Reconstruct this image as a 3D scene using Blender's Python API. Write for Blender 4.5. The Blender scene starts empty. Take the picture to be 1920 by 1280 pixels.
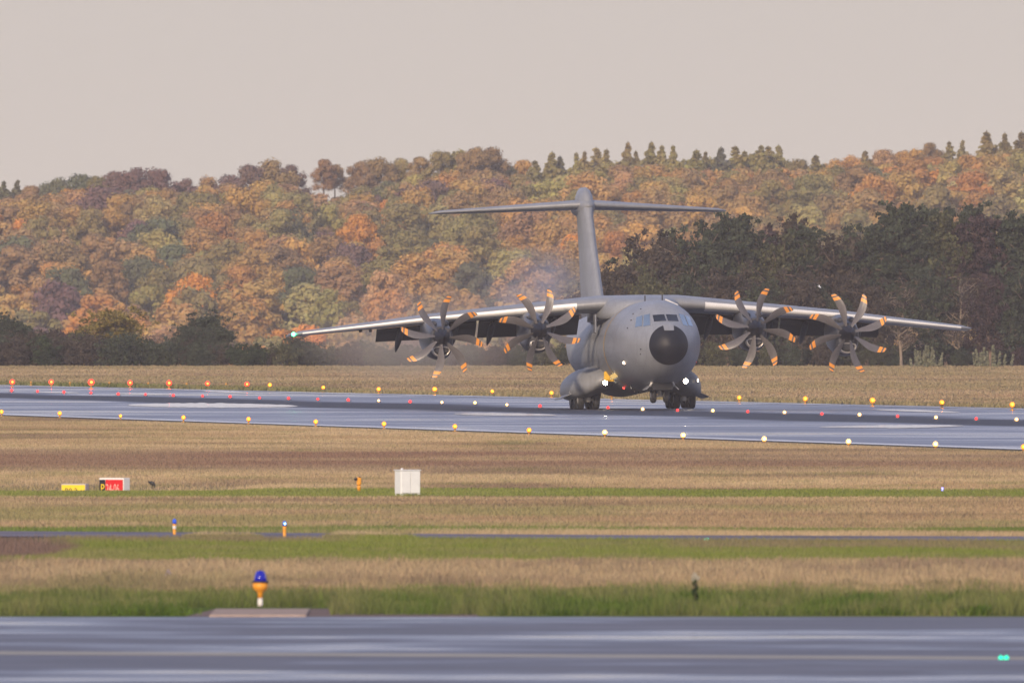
import bpy, math, random
import numpy as np
from mathutils import Vector, Matrix
random.seed(7)
rng = np.random.default_rng(11)
SC = bpy.context.scene
COL = SC.collection
PI = math.pi

# ------------------------------------------------------------------ camera, sky, sun
F = 61700.0      # focal length in photograph pixels (1920 wide)
HOR = 518.0      # photograph row of the true horizon
CH = 8.45        # camera height above the airfield
cam_d = bpy.data.cameras.new('camera')
cam_d.sensor_width = 36.0
cam_d.lens = F * 36.0 / 1920.0
cam_d.shift_y = -(640.0 - HOR) / 1920.0
cam_d.clip_start = 1.0
cam_d.clip_end = 20000.0
cam_d.dof.use_dof = True
cam_d.dof.focus_distance = 2075.0
cam_d.dof.aperture_fstop = 8.5
cam = bpy.data.objects.new('camera', cam_d)
cam.location = (0, 0, CH)
cam.rotation_euler = (PI / 2, 0, 0)
COL.objects.link(cam)
SC.camera = cam

SUN_EL, SUN_AZ = math.radians(20), math.radians(-18)   # azimuth measured from straight behind the camera, to the right
w = bpy.data.worlds.new('World')
SC.world = w
w.use_nodes = True
nt = w.node_tree
nt.nodes.clear()
sky = nt.nodes.new('ShaderNodeTexSky')
sky.sky_type = 'NISHITA'
sky.sun_disc = False
sky.sun_elevation = SUN_EL
sky.sun_rotation = PI - SUN_AZ
sky.dust_density = 4.0
bg1 = nt.nodes.new('ShaderNodeBackground'); bg1.inputs[1].default_value = 0.09
nt.links.new(sky.outputs[0], bg1.inputs[0])
tc = nt.nodes.new('ShaderNodeTexCoord')
sep = nt.nodes.new('ShaderNodeSeparateXYZ')
nt.links.new(tc.outputs['Generated'], sep.inputs[0])
rmp = nt.nodes.new('ShaderNodeValToRGB')
el = rmp.color_ramp.elements
el[0].position = 0.0; el[0].color = (0.60, 0.525, 0.47, 1)
el[1].position = 1.0; el[1].color = (0.20, 0.27, 0.46, 1)
for p, c in ((0.012, (0.555, 0.505, 0.46, 1)), (0.08, (0.53, 0.52, 0.62, 1)), (0.3, (0.40, 0.46, 0.72, 1))):
    e = el.new(p); e.color = c
nt.links.new(sep.outputs[2], rmp.inputs[0])
bg2 = nt.nodes.new('ShaderNodeBackground'); bg2.inputs[1].default_value = 1.0
nt.links.new(rmp.outputs[0], bg2.inputs[0])
mixw = nt.nodes.new('ShaderNodeMixShader'); mixw.inputs[0].default_value = 0.85
nt.links.new(bg1.outputs[0], mixw.inputs[1]); nt.links.new(bg2.outputs[0], mixw.inputs[2])
wo = nt.nodes.new('ShaderNodeOutputWorld')
nt.links.new(mixw.outputs[0], wo.inputs[0])

sd = bpy.data.lights.new('sun', 'SUN')
sd.energy = 2.9
sd.angle = math.radians(3.0)
sd.color = (1.0, 0.79, 0.57)
so = bpy.data.objects.new('sun', sd)
COL.objects.link(so)
sv = Vector((math.sin(SUN_AZ) * math.cos(SUN_EL), -math.cos(SUN_AZ) * math.cos(SUN_EL), math.sin(SUN_EL)))
so.rotation_euler = sv.to_track_quat('Z', 'Y').to_euler()
so.location = (0, 0, 100)

SC.view_settings.view_transform = 'Standard'
SC.view_settings.look = 'None'
SC.view_settings.exposure = 0.42
SC.view_settings.gamma = 1.0
cy = SC.cycles
cy.max_bounces = 6; cy.diffuse_bounces = 2; cy.glossy_bounces = 3; cy.transmission_bounces = 3
cy.transparent_max_bounces = 8; cy.volume_bounces = 0
cy.sample_clamp_indirect = 4.0
cy.volume_max_steps = 128

# ------------------------------------------------------------------ helpers
def at(px, py, Y):
    return Vector(((px - 960) / F * Y, Y, CH + (HOR - py) / F * Y))

def ground_y(py):
    return F * CH / (py - HOR)

def on_ground(px, py):
    Y = ground_y(py)
    x = (px - 960) / F * Y
    return Vector((x, Y, ground_z(x, Y)))

def smooth(a, b, t):
    t = np.clip((np.asarray(t, float) - a) / (b - a), 0, 1)
    return t * t * (3 - 2 * t)

def ground_z(x, y):
    x = np.asarray(x, float); y = np.asarray(y, float)
    m = 1 - smooth(-13, -9, x)
    z = m * (0.02 * np.exp(-((y - 1288) / 9.0) ** 2) - 0.34 * np.exp(-((y - 1320) / 17.0) ** 2))
    # the land falls away behind the tree line into a valley and climbs the far wooded ridge
    z = z - 18.0 * smooth(3120, 3900, y)
    xn = x / y * F + 960
    rid = np.interp(xn, RX, RZ)
    z = z + (rid + 18.0) * smooth(5480, 6080, y) ** 0.9
    return z if z.ndim else float(z)

# skyline of the far wood in the photograph and the ground height of the ridge below it
SKX = [-500, 0, 100, 200, 330, 500, 580, 648, 740, 870, 940, 1000, 1100, 1180, 1300, 1460, 1500, 1600, 1700, 1790, 1850, 1920, 2400]
SKY = [350, 350, 338, 325, 335, 318, 340, 348, 308, 298, 306, 315, 300, 290, 295, 292, 300, 292, 282, 275, 268, 262, 240]
RX = np.array(SKX, float)
RZ = np.array([CH + (HOR - (y + 118)) / F * 6050 for y in SKY])

def vnoise(x, y, seed=0):
    """smooth value noise in 2-D, about -1..1"""
    xi = np.floor(x).astype(np.int64); yi = np.floor(y).astype(np.int64)
    fx = x - xi; fy = y - yi
    fx = fx * fx * (3 - 2 * fx); fy = fy * fy * (3 - 2 * fy)
    def h(a, b):
        n = (a * 374761393 + b * 668265263 + seed * 1274126177) & 0xffffffff
        n = ((n ^ (n >> 13)) * 1274126177) & 0xffffffff
        return ((n ^ (n >> 16)) & 0xffff) / 32767.5 - 1
    return (h(xi, yi) * (1 - fx) + h(xi + 1, yi) * fx) * (1 - fy) + (h(xi, yi + 1) * (1 - fx) + h(xi + 1, yi + 1) * fx) * fy

def lin(r, g, b):
    f = lambda c: (c / 255 / 12.92) if c / 255 <= 0.04045 else ((c / 255 + 0.055) / 1.055) ** 2.4
    return (f(r), f(g), f(b))

def np_mesh(name, V, Fc, colors=None, mats=(), mat_idx=None, smoothf=False):
    V = np.asarray(V, np.float32); Fc = np.asarray(Fc, np.int32)
    n = Fc.shape[1]
    me = bpy.data.meshes.new(name)
    me.vertices.add(len(V)); me.vertices.foreach_set('co', V.ravel())
    me.loops.add(Fc.size); me.loops.foreach_set('vertex_index', Fc.ravel())
    me.polygons.add(len(Fc)); me.polygons.foreach_set('loop_start', np.arange(0, Fc.size, n, dtype=np.int32))
    if mat_idx is not None:
        me.polygons.foreach_set('material_index', np.asarray(mat_idx, np.int32))
    me.update(calc_edges=True)
    if smoothf:
        me.polygons.foreach_set('use_smooth', np.ones(len(Fc), bool))
    if colors is not None:
        a = me.color_attributes.new('Col', 'FLOAT_COLOR', 'POINT')
        c4 = np.ones((len(V), 4), np.float32); c4[:, :3] = colors
        a.data.foreach_set('color', c4.ravel())
    for m in mats:
        me.materials.append(m)
    return me

class MB:
    """collects faces of mixed size, with a material index each"""
    def __init__(s):
        s.v = []; s.f = []; s.m = []; s.sm = []
    def add(s, verts, faces, mi=0, sm=False):
        b = len(s.v)
        s.v += [tuple(map(float, p)) for p in verts]
        for f in faces:
            s.f.append(tuple(i + b for i in f)); s.m.append(mi); s.sm.append(sm)
    def rings(s, R, mi=0, cap=(True, True), sm=True, closed=True):
        n = len(R[0]); vs = [p for r in R for p in r]; fs = []
        for i in range(len(R) - 1):
            for j in range(n if closed else n - 1):
                k = (j + 1) % n
                fs.append((i * n + j, i * n + k, (i + 1) * n + k, (i + 1) * n + j))
        s.add(vs, fs, mi, sm)
        if cap[0]: s.add(R[0], [tuple(range(n))][::1], mi)
        if cap[1]: s.add(R[-1], [tuple(range(n))[::-1]], mi)
    def box(s, c, d, mi=0, M=None, bev=0.0):
        x, y, z = d[0] / 2, d[1] / 2, d[2] / 2
        b = min(bev, x * .9, y * .9, z * .9)
        if b <= 0:
            P = [Vector((i, j, k)) for i in (-x, x) for j in (-y, y) for k in (-z, z)]
            fs = [(0, 1, 3, 2), (4, 6, 7, 5), (0, 4, 5, 1), (2, 3, 7, 6), (0, 2, 6, 4), (1, 5, 7, 3)]
        else:
            R = []
            for zz, q in ((-z, b), (-z + b, 0), (z - b, 0), (z, b)):
                a, e = x - q, y - q
                R.append([(a - b, -e, zz), (a, -e + b, zz), (a, e - b, zz), (a - b, e, zz), (-a + b, e, zz), (-a, e - b, zz), (-a, -e + b, zz), (-a + b, -e, zz)])
            P = [Vector(p) for r in R for p in r]; fs = []
            for i in range(3):
                for j in range(8):
                    k = (j + 1) % 8
                    fs.append((i * 8 + j, i * 8 + k, i * 8 + 8 + k, i * 8 + 8 + j))
            fs.append(tuple(range(8))[::-1]); fs.append(tuple(range(24, 32)))
        if M is not None: P = [M @ p for p in P]
        s.add([p + Vector(c) for p in P], fs, mi)
    def tube(s, a, b, r0, r1=None, n=10, mi=0, sm=True, cap=True):
        a = Vector(a); b = Vector(b); r1 = r0 if r1 is None else r1
        d = (b - a).normalized()
        u = d.orthogonal().normalized(); v = d.cross(u)
        R = []
        for p, r in ((a, r0), (b, r1)):
            R.append([p + (u * math.cos(t) + v * math.sin(t)) * r for t in [2 * PI * i / n for i in range(n)]])
        s.rings(R, mi, (cap, cap), sm)
    def lathe(s, c, prof, n=16, mi=0, axis='z', sm=True, cap=(True, True)):
        c = Vector(c); R = []
        for r, h in prof:
            ring = []
            for i in range(n):
                t = 2 * PI * i / n
                if axis == 'z': q = Vector((r * math.cos(t), r * math.sin(t), h))
                elif axis == 'y': q = Vector((r * math.cos(t), h, r * math.sin(t)))
                else: q = Vector((h, r * math.cos(t), r * math.sin(t)))
                ring.append(c + q)
            R.append(ring)
        s.rings(R, mi, cap, sm)
    def mesh(s, name, mats):
        me = bpy.data.meshes.new(name)
        me.from_pydata(s.v, [], s.f)
        me.polygons.foreach_set('material_index', s.m)
        me.polygons.foreach_set('use_smooth', s.sm)
        for m in (mats if isinstance(mats, (list, tuple)) else [mats]): me.materials.append(m)
        import bmesh
        bm = bmesh.new(); bm.from_mesh(me)
        bmesh.ops.remove_doubles(bm, verts=bm.verts, dist=1e-5)
        bmesh.ops.recalc_face_normals(bm, faces=bm.faces)
        bm.to_mesh(me); bm.free()
        return me
    def build(s, name, mats, parent=None):
        return link(name, s.mesh(name, mats), parent)

def link(name, me, parent=None):
    o = bpy.data.objects.new(name, me)
    COL.objects.link(o)
    if parent is not None: o.parent = parent
    return o

def empty(name, loc=(0, 0, 0), rot=(0, 0, 0)):
    o = bpy.data.objects.new(name, None)
    o.empty_display_size = 0.3
    COL.objects.link(o); o.location = loc; o.rotation_euler = rot
    return o

def tag(o, label=None, cat=None, group=None, kind=None):
    if label: o['label'] = label
    if cat: o['category'] = cat
    if group: o['group'] = group
    if kind: o['kind'] = kind
    return o

def copy_tree(o, parent=None):
    c = o.copy(); COL.objects.link(c)
    if parent is not None: c.parent = parent
    for ch in list(o.children): copy_tree(ch, c)
    return c

# ------------------------------------------------------------------ materials
def mat(name, color=(.5, .5, .5), rough=.6, metal=0.0, emit=None, es=1.0, var=0.0, vscale=3.0, spec=0.5, bump=0.0, bscale=20.0, stretch=(1, 1, 1), coat=0.0):
    m = bpy.data.materials.new(name); m.use_nodes = True
    t = m.node_tree; b = t.nodes['Principled BSDF']
    b.inputs['Base Color'].default_value = (*color, 1)
    b.inputs['Roughness'].default_value = rough
    b.inputs['Metallic'].default_value = metal
    b.inputs['Specular IOR Level'].default_value = spec
    b.inputs['Coat Weight'].default_value = coat
    if emit:
        b.inputs['Emission Color'].default_value = (*emit, 1)
        b.inputs['Emission Strength'].default_value = es
    if var or bump:
        tcn = t.nodes.new('ShaderNodeTexCoord'); mp = t.nodes.new('ShaderNodeMapping')
        mp.inputs['Scale'].default_value = stretch
        t.links.new(tcn.outputs['Object'], mp.inputs[0])
    if var:
        n = t.nodes.new('ShaderNodeTexNoise'); n.inputs['Scale'].default_value = vscale; n.inputs['Detail'].default_value = 6
        t.links.new(mp.outputs[0], n.inputs['Vector'])
        mr = t.nodes.new('ShaderNodeMapRange')
        mr.inputs[1].default_value = .25; mr.inputs[2].default_value = .75
        mr.inputs[3].default_value = 1 - var; mr.inputs[4].default_value = 1 + var
        t.links.new(n.outputs[0], mr.inputs[0])
        mx = t.nodes.new('ShaderNodeVectorMath'); mx.operation = 'SCALE'
        mx.inputs[0].default_value = color
        t.links.new(mr.outputs[0], mx.inputs['Scale'])
        t.links.new(mx.outputs[0], b.inputs['Base Color'])
    if bump:
        n2 = t.nodes.new('ShaderNodeTexNoise'); n2.inputs['Scale'].default_value = bscale; n2.inputs['Detail'].default_value = 4
        t.links.new(mp.outputs[0], n2.inputs['Vector'])
        bp = t.nodes.new('ShaderNodeBump'); bp.inputs['Strength'].default_value = bump; bp.inputs['Distance'].default_value = .02
        t.links.new(n2.outputs[0], bp.inputs['Height']); t.links.new(bp.outputs[0], b.inputs['Normal'])
    return m

def leaf_mat(name, rough=.85, trans=.0, tint=True):
    """leaves: colour attribute of the mesh times the colour of the object"""
    m = bpy.data.materials.new(name); m.use_nodes = True
    t = m.node_tree; b = t.nodes['Principled BSDF']
    a = t.nodes.new('ShaderNodeAttribute'); a.attribute_name = 'Col'
    col = a.outputs['Color']
    if tint:
        oi = t.nodes.new('ShaderNodeObjectInfo')
        v = t.nodes.new('ShaderNodeVectorMath'); v.operation = 'MULTIPLY'
        t.links.new(col, v.inputs[0]); t.links.new(oi.outputs['Color'], v.inputs[1]); col = v.outputs[0]
    t.links.new(col, b.inputs['Base Color'])
    b.inputs['Roughness'].default_value = rough
    b.inputs['Specular IOR Level'].default_value = .15
    if trans:
        tr = t.nodes.new('ShaderNodeBsdfTranslucent'); t.links.new(col, tr.inputs[0])
        mx = t.nodes.new('ShaderNodeMixShader'); mx.inputs[0].default_value = trans
        t.links.new(b.outputs[0], mx.inputs[1]); t.links.new(tr.outputs[0], mx.inputs[2])
        t.links.new(mx.outputs[0], t.nodes['Material Output'].inputs[0])
    return m

M_LEAF = leaf_mat('leaf', trans=.3)
M_GRASS = leaf_mat('grass', trans=.25, tint=False)
M_BARK = mat('bark', (.17, .115, .085), .9, var=.35, vscale=2)
M_BARKP = mat('pale_bark', (.24, .19, .15), .9, var=.3, vscale=2)
M_SOIL = leaf_mat('soil', rough=.95, tint=False); M_SOIL.node_tree.nodes['Principled BSDF'].inputs['Specular IOR Level'].default_value = 0

def asphalt(name, base, wet, scale, wr=.16, dr=.5, amount=.5, bandattr=False, bump=.35, spec=.5):
    """paving, with patches of standing wetness that are smoother than the dry surface"""
    m = bpy.data.materials.new(name); m.use_nodes = True
    t = m.node_tree; b = t.nodes['Principled BSDF']; L = t.links.new
    tcn = t.nodes.new('ShaderNodeTexCoord')
    n1 = t.nodes.new('ShaderNodeTexNoise'); n1.inputs['Scale'].default_value = scale; n1.inputs['Detail'].default_value = 5; n1.inputs['Roughness'].default_value = .6
    L(tcn.outputs['Object'], n1.inputs['Vector'])
    r1 = t.nodes.new('ShaderNodeMapRange'); r1.inputs[1].default_value = amount - .07; r1.inputs[2].default_value = amount + .09
    L(n1.outputs[0], r1.inputs[0])
    n2 = t.nodes.new('ShaderNodeTexNoise'); n2.inputs['Scale'].default_value = scale * 3.3; n2.inputs['Detail'].default_value = 8
    L(tcn.outputs['Object'], n2.inputs['Vector'])
    r2 = t.nodes.new('ShaderNodeMapRange'); r2.inputs[1].default_value = .3; r2.inputs[2].default_value = .7; r2.inputs[3].default_value = .75; r2.inputs[4].default_value = 1.3
    L(n2.outputs[0], r2.inputs[0])
    mc = t.nodes.new('ShaderNodeMix'); mc.data_type = 'RGBA'
    mc.inputs[6].default_value = (*base, 1); mc.inputs[7].default_value = (*wet, 1)
    L(r1.outputs[0], mc.inputs[0])
    v = t.nodes.new('ShaderNodeVectorMath'); v.operation = 'SCALE'
    L(mc.outputs[2], v.inputs[0]); L(r2.outputs[0], v.inputs['Scale'])
    col = v.outputs[0]
    rr = t.nodes.new('ShaderNodeMapRange'); rr.inputs[3].default_value = dr; rr.inputs[4].default_value = wr
    L(r1.outputs[0], rr.inputs[0])
    rough = rr.outputs[0]
    if bandattr:
        # tyre rubber laid down along the middle of the runway: darker and duller
        uv = t.nodes.new('ShaderNodeAttribute'); uv.attribute_name = 'across'
        nn = t.nodes.new('ShaderNodeTexNoise'); nn.inputs['Scale'].default_value = .02; nn.inputs['Detail'].default_value = 4
        L(tcn.outputs['Object'], nn.inputs['Vector'])
        ad = t.nodes.new('ShaderNodeMath'); ad.operation = 'MULTIPLY_ADD'; ad.inputs[1].default_value = .16
        L(nn.outputs[0], ad.inputs[0]); L(uv.outputs['Fac'], ad.inputs[2])
        s1 = t.nodes.new('ShaderNodeMapRange'); s1.interpolation_type = 'SMOOTHSTEP'; s1.inputs[1].default_value = .54; s1.inputs[2].default_value = .60
        s2 = t.nodes.new('ShaderNodeMapRange'); s2.interpolation_type = 'SMOOTHSTEP'; s2.inputs[1].default_value = .72; s2.inputs[2].default_value = .80; s2.inputs[3].default_value = 1; s2.inputs[4].default_value = 0
        L(ad.outputs[0], s1.inputs[0]); L(ad.outputs[0], s2.inputs[0])
        mu = t.nodes.new('ShaderNodeMath'); mu.operation = 'MULTIPLY'
        L(s1.outputs[0], mu.inputs[0]); L(s2.outputs[0], mu.inputs[1])
        m3 = t.nodes.new('ShaderNodeMix'); m3.data_type = 'RGBA'; m3.inputs[7].default_value = (.018, .018, .024, 1)
        m3k = t.nodes.new('ShaderNodeMath'); m3k.operation = 'MULTIPLY'; m3k.inputs[1].default_value = .85
        L(mu.outputs[0], m3k.inputs[0]); L(m3k.outputs[0], m3.inputs[0]); L(col, m3.inputs[6]); col = m3.outputs[2]
        sp = t.nodes.new('ShaderNodeMapRange'); sp.inputs[3].default_value = .5; sp.inputs[4].default_value = .12
        L(mu.outputs[0], sp.inputs[0]); L(sp.outputs[0], b.inputs['Specular IOR Level'])
        rm = t.nodes.new('ShaderNodeMix'); rm.data_type = 'FLOAT'; rm.inputs[3].default_value = .6
        L(mu.outputs[0], rm.inputs[0]); L(rough, rm.inputs[2]); rough = rm.outputs[0]
    if not bandattr: b.inputs['Specular IOR Level'].default_value = spec
    L(col, b.inputs['Base Color']); L(rough, b.inputs['Roughness'])
    return m

# ------------------------------------------------------------------ ground, runway, apron
def band_color(x, y):
    """colour of the sward at a place on the airfield (world metres), from its own patches"""
    n = len(x)
    py = HOR + F * CH / np.maximum(y, 1)
    n1 = vnoise(x / 9 + 3, y / 26, 1); n2 = vnoise(x / 3.1, y / 9, 2); n3 = vnoise(x / 1.1, y / 3.5, 3)
    n4 = vnoise(x / 30, y / 60, 4)
    dry = np.array([.40, .285, .165]); brown = np.array([.26, .165, .115]); straw = np.array([.48, .365, .215])
    green = np.array([.165, .205, .035]); lush = np.array([.10, .165, .022]); olive = np.array([.26, .24, .10]); purple = np.array([.26, .185, .13])
    c = np.tile(dry, (n, 1))
    def mixin(col, k):
        nonlocal c
        k = np.clip(k, 0, 1)[:, None]
        c = c * (1 - k) + col * k
    mixin(straw, .5 + .7 * n1)
    k5 = np.where(py > 935, 9.0, 30.0)
    n5 = vnoise(x / 13 + 7, y / k5, 11); n6 = vnoise(x / 5 + 2, y / (k5 * .5), 12); n7 = vnoise(x / 2.0, y / (k5 * .3), 13)
    mixin(purple * .82, np.clip(1.5 * n5 + .6 * n6 - .35, 0, .75))
    mixin(straw * 1.12, np.clip(-1.3 * n5 + .7 * n7 - .35, 0, .7))
    mixin(olive * .9, np.clip(1.2 * n6 + .8 * n7 - .55, 0, .6))
    mixin(olive, np.clip(.45 * n2 + .5 * n3 - .1, 0, .6))
    pj = py + (2.5 * n1 + 1.5 * n2) * np.where(py > 1040, 2.6, 1.0) + np.where(py > 1090, 5 * vnoise(x / 2.2, y * 0 + 3, 7), 0)
    B = lambda a, b, s=3.0: smooth(a - s, a + s, pj) * (1 - smooth(b - s, b + s, pj))
    mixin(purple, B(845, 885, 8) * (.55 + .45 * n1))
    mixin(brown, B(850, 876, 6) * (.65 + .7 * n1) * (1 - smooth(900, 1500, (x / y * F + 960))))
    mixin(brown, B(868, 876, 3) * .6)
    mixin(green * 1.15, B(918, 934, 1.5) * .85)
    mixin(olive, B(918, 934, 1.5) * np.clip(.5 * n3, 0, 1))
    mixin(dry * .8, B(936, 990, 5) * .35 + 0 * n1)
    mixin(olive, B(950, 990, 4) * np.clip(.2 + .9 * n1 + .5 * n2, 0, .75))
    mixin(lush * 1.1, B(991, 1000, 2) * .85)
    gz = B(1012, 1062, 5)
    mixin(green * 1.15, gz * .95)
    mixin(olive, gz * np.clip(.35 + .6 * n2 + .5 * n3, 0, .8))
    mixin(lush, gz * np.clip(n3 * 1.2 - .55, 0, .8))
    mixin(purple, gz * np.clip(n1 * 1.2 - .3 + n3 * .3, 0, .6))
    xq = x / y * F + 960
    dk = ((xq - 10) / 125) ** 2 + ((py - 1031) / 22) ** 2 + .5 * n2 + .3 * n1
    mixin(np.array([.20, .135, .105]), 1 - smooth(.6, 1.3, dk))
    tz = B(1064, 1104, 8)
    mixin(straw * .92, tz * .75); mixin(purple, tz * np.clip(.3 + .8 * n2, 0, .6))
    xp = x / y * F + 960
    lz = smooth(1104, 1128, pj)
    mixin(olive, lz * .8)
    mixin(lush * .85, smooth(1116, 1136, pj) * (.75 + .4 * n3)); mixin(olive, smooth(1120, 1130, pj) * np.clip(.8 * n2 - .1, 0, .6))
    # grassy margins of the runway, seen as thin green lines
    far = (y > 2080)
    d = y - far_edge_y(x)
    mixin(lush * .9, far * (1 - smooth(25, 75, d)) * (1 - smooth(500, 800, xp)) * 1.0)
    mixin(olive, far * (1 - smooth(10, 40, d)) * smooth(500, 800, xp) * .7)
    mixin(olive, far * np.clip(.3 + .7 * n4, 0, .5))
    mixin(purple, far * .35)
    return c

def line_y(p0, p1):
    a, b = on_flat(*p0), on_flat(*p1)
    return lambda x: a.y + (np.asarray(x) - a.x) * (b.y - a.y) / (b.x - a.x)
def on_flat(px, py):
    Y = ground_y(py); return Vector(((px - 960) / F * Y, Y, 0))
far_edge_y = line_y((0, 722), (1920, 766))
near_edge_y = line_y((0, 779), (1920, 844.5))
center_y = line_y((22, 733), (1906, 787.4))

# ground: one sheet, fine where the airfield is looked at and coarse beyond
ys = np.unique(np.concatenate([np.array([-3000, -800, 0, 300, 600]), np.arange(680, 1700, 4.0), np.arange(1700, 3200, 20.0), np.arange(3200, 5400, 100.0), np.arange(5400, 6300, 25.0), np.array([6500, 7000, 9000, 15000])]))
us = np.unique(np.concatenate([np.linspace(-1, 1, 90) * .026, np.array([-3, -1, -.3, -.1, -.05, .05, .1, .3, 1, 3])]))
GV = []
for y in ys:
    sc = max(abs(y), 700.0)
    for u in us: GV.append((u * sc, y, 0))
GV = np.array(GV)
GV[:, 2] = ground_z(GV[:, 0], np.maximum(GV[:, 1], 1)) 
nu = len(us)
gi = np.arange((len(ys) - 1) * nu).reshape(len(ys) - 1, nu)[:, :-1].ravel()
GF = np.stack([gi, gi + 1, gi + nu + 1, gi + nu], 1)
gc = band_color(GV[:, 0], np.maximum(GV[:, 1], 300)) * .85
gc[GV[:, 1] > 3900] = (.10, .07, .045)
ground = link('ground', np_mesh('ground', GV, GF, gc, [M_SOIL], smoothf=True))
tag(ground, kind='structure')

def sheet(name, pts, z, m, sub=1):
    mb = MB(); mb.add([(p[0], p[1], z) for p in pts], [tuple(range(len(pts)))])
    o = mb.build(name, m); tag(o, kind='structure'); return o

M_RWY = asphalt('runway_asphalt', (.095, .098, .13), (.08, .084, .12), .03, wr=.11, dr=.40, amount=.52, bandattr=True)
M_APR = asphalt('apron_asphalt', (.095, .088, .10), (.07, .075, .10), .05, wr=.10, dr=.6, amount=.54)
M_PATH = asphalt('path_asphalt', (.19, .165, .18), (.15, .135, .155), .05, wr=.6, dr=.8, amount=.5, spec=.03)
xs = np.linspace(-160, 130, 30)
RVs = []; ac = []
for x in xs:
    f_, n_ = float(far_edge_y(x)), float(near_edge_y(x))
    for k in range(9):
        t_ = k / 8
        RVs.append((x, n_ * (1 - t_) + f_ * t_, .03)); ac.append(t_)
RF = []
for i in range(len(xs) - 1):
    for k in range(8):
        RF.append((i * 9 + k, i * 9 + 9 + k, i * 9 + 10 + k, i * 9 + 1 + k))
rme = np_mesh('runway', np.array(RVs), np.array(RF), mats=[M_RWY])
aa = rme.attributes.new('across', 'FLOAT', 'POINT'); aa.data.foreach_set('value', np.array(ac, np.float32))
runway = tag(link('runway', rme), kind='structure')

apron_edge = ground_y(1158)
sheet('apron', [(-300, -200), (300, -200), (300, apron_edge), (-300, apron_edge)], .03, M_APR)
# narrow service road across the field
sheet('service_road', [on_flat(-700, 1004).xy, on_flat(100, 1008).xy, on_flat(1200, 1012.5).xy, on_flat(2700, 1018).xy, on_flat(2700, 1009.5).xy, on_flat(1200, 1004.5).xy, on_flat(100, 997.5).xy, on_flat(-700, 993).xy], .034, M_PATH)

M_PAINT = mat('white_paint', (.72, .70, .66), .5, var=.12, vscale=.4)
M_PAINT2 = mat('worn_white_paint', (.55, .53, .5), .5, var=.25, vscale=.3)
M_YPAINT = mat('faded_yellow_paint', (.30, .25, .17), .55, var=.2, vscale=.3)
dirv = (on_flat(22, 733) - on_flat(1906, 787.4)).normalized()
def marking(name, px0, px1, py, hgt, m=None, lab=None):
    """a painted block on the runway lying along it"""
    a = on_flat(px0, py); b = on_flat(px1, py)
    ya, yb = ground_y(py - hgt / 2), ground_y(py + hgt / 2)
    L_ = (ya - yb)
    # parallelogram whose long sides run along the runway
    sx = dirv.x / dirv.y * L_ / 2
    cx = (a.x + b.x) / 2; hw = (b.x - a.x) / 2 - abs(sx)
    hw = max(hw, 1.2)
    cyy = (ya + yb) / 2
    pts = [(cx - hw - sx, yb), (cx + hw - sx, yb), (cx + hw + sx, ya), (cx - hw + sx, ya)]
    # across the runway the ends follow its square cut
    return sheet(name, pts, .052, m or M_PAINT)
M_POOL = mat('water_sky_sheen', (.88, .82, .75), .12, spec=1.0)  # cream base colour paints in the bright sky reflected by the water
def pool(px0, px1, py0, py1, hgt, seed=1, nm='puddle', m=None, z=.052):
    """thin sheet of water, long and lens shaped on the ground"""
    r = random.Random(seed); n = 40; up = []; lo = []
    for i in range(n + 1):
        t = i / n; px = px0 + (px1 - px0) * t; pyc = py0 + (py1 - py0) * t
        h_ = hgt / 2 * (math.sin(PI * t) ** .55) * (.8 + .3 * r.random())
        up.append(on_flat(px, pyc - h_).xy); lo.append(on_flat(px, pyc + h_ * .8).xy)
    return sheet(nm, up + lo[1:-1][::-1], z, m or M_POOL)
pool(238, 560, 760.5, 762.5, 10, 1)
pool(850, 1045, 777, 779.5, 6, 2)
pool(1535, 1810, 802, 799.5, 5.5, 3)
pool(1660, 1800, 804, 800, 3, 4, z=.056)
pool(1000, 1215, 741.5, 748.5, 4, 5)
pool(60, 150, 735.5, 737.5, 2.5, 6)
pool(215, 330, 738.5, 740.5, 3, 7)
pool(380, 480, 734, 738, 3, 8)
pool(1640, 1800, 769, 774, 4, 9)
# edge line on the near side, a strip along the pavement
def strip(name, f_edge, off0, off1, x0, x1, z, m, n=24):
    xx = np.linspace(x0, x1, n)
    mb = MB(); R = [[(x, float(f_edge(x)) + off0, z), (x, float(f_edge(x)) + off1, z)] for x in xx]
    mb.rings(R, 0, (False, False), False, closed=False)
    o = mb.build(name, m); tag(o, kind='structure'); return o
strip('runway_marking', near_edge_y, 2, 15, -150, 40, .052, M_PAINT)
strip('runway_marking', far_edge_y, -28, -18, -150, 120, .052, M_PAINT2)
# faded line across the apron
sheet('apron_marking', [on_flat(-900, 1218).xy, on_flat(-900, 1224.5).xy, on_flat(2800, 1243.5).xy, on_flat(2800, 1238).xy], .036, M_YPAINT)
M_DIRT = mat('dirt_shoulder', (.20, .15, .135), .9, spec=0.0, var=.3, vscale=.6)
sheet('shoulder', [on_flat(340, 1158.5).xy, on_flat(900, 1158.5).xy, on_flat(880, 1140).xy, on_flat(400, 1143).xy], .02, M_DIRT)

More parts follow.
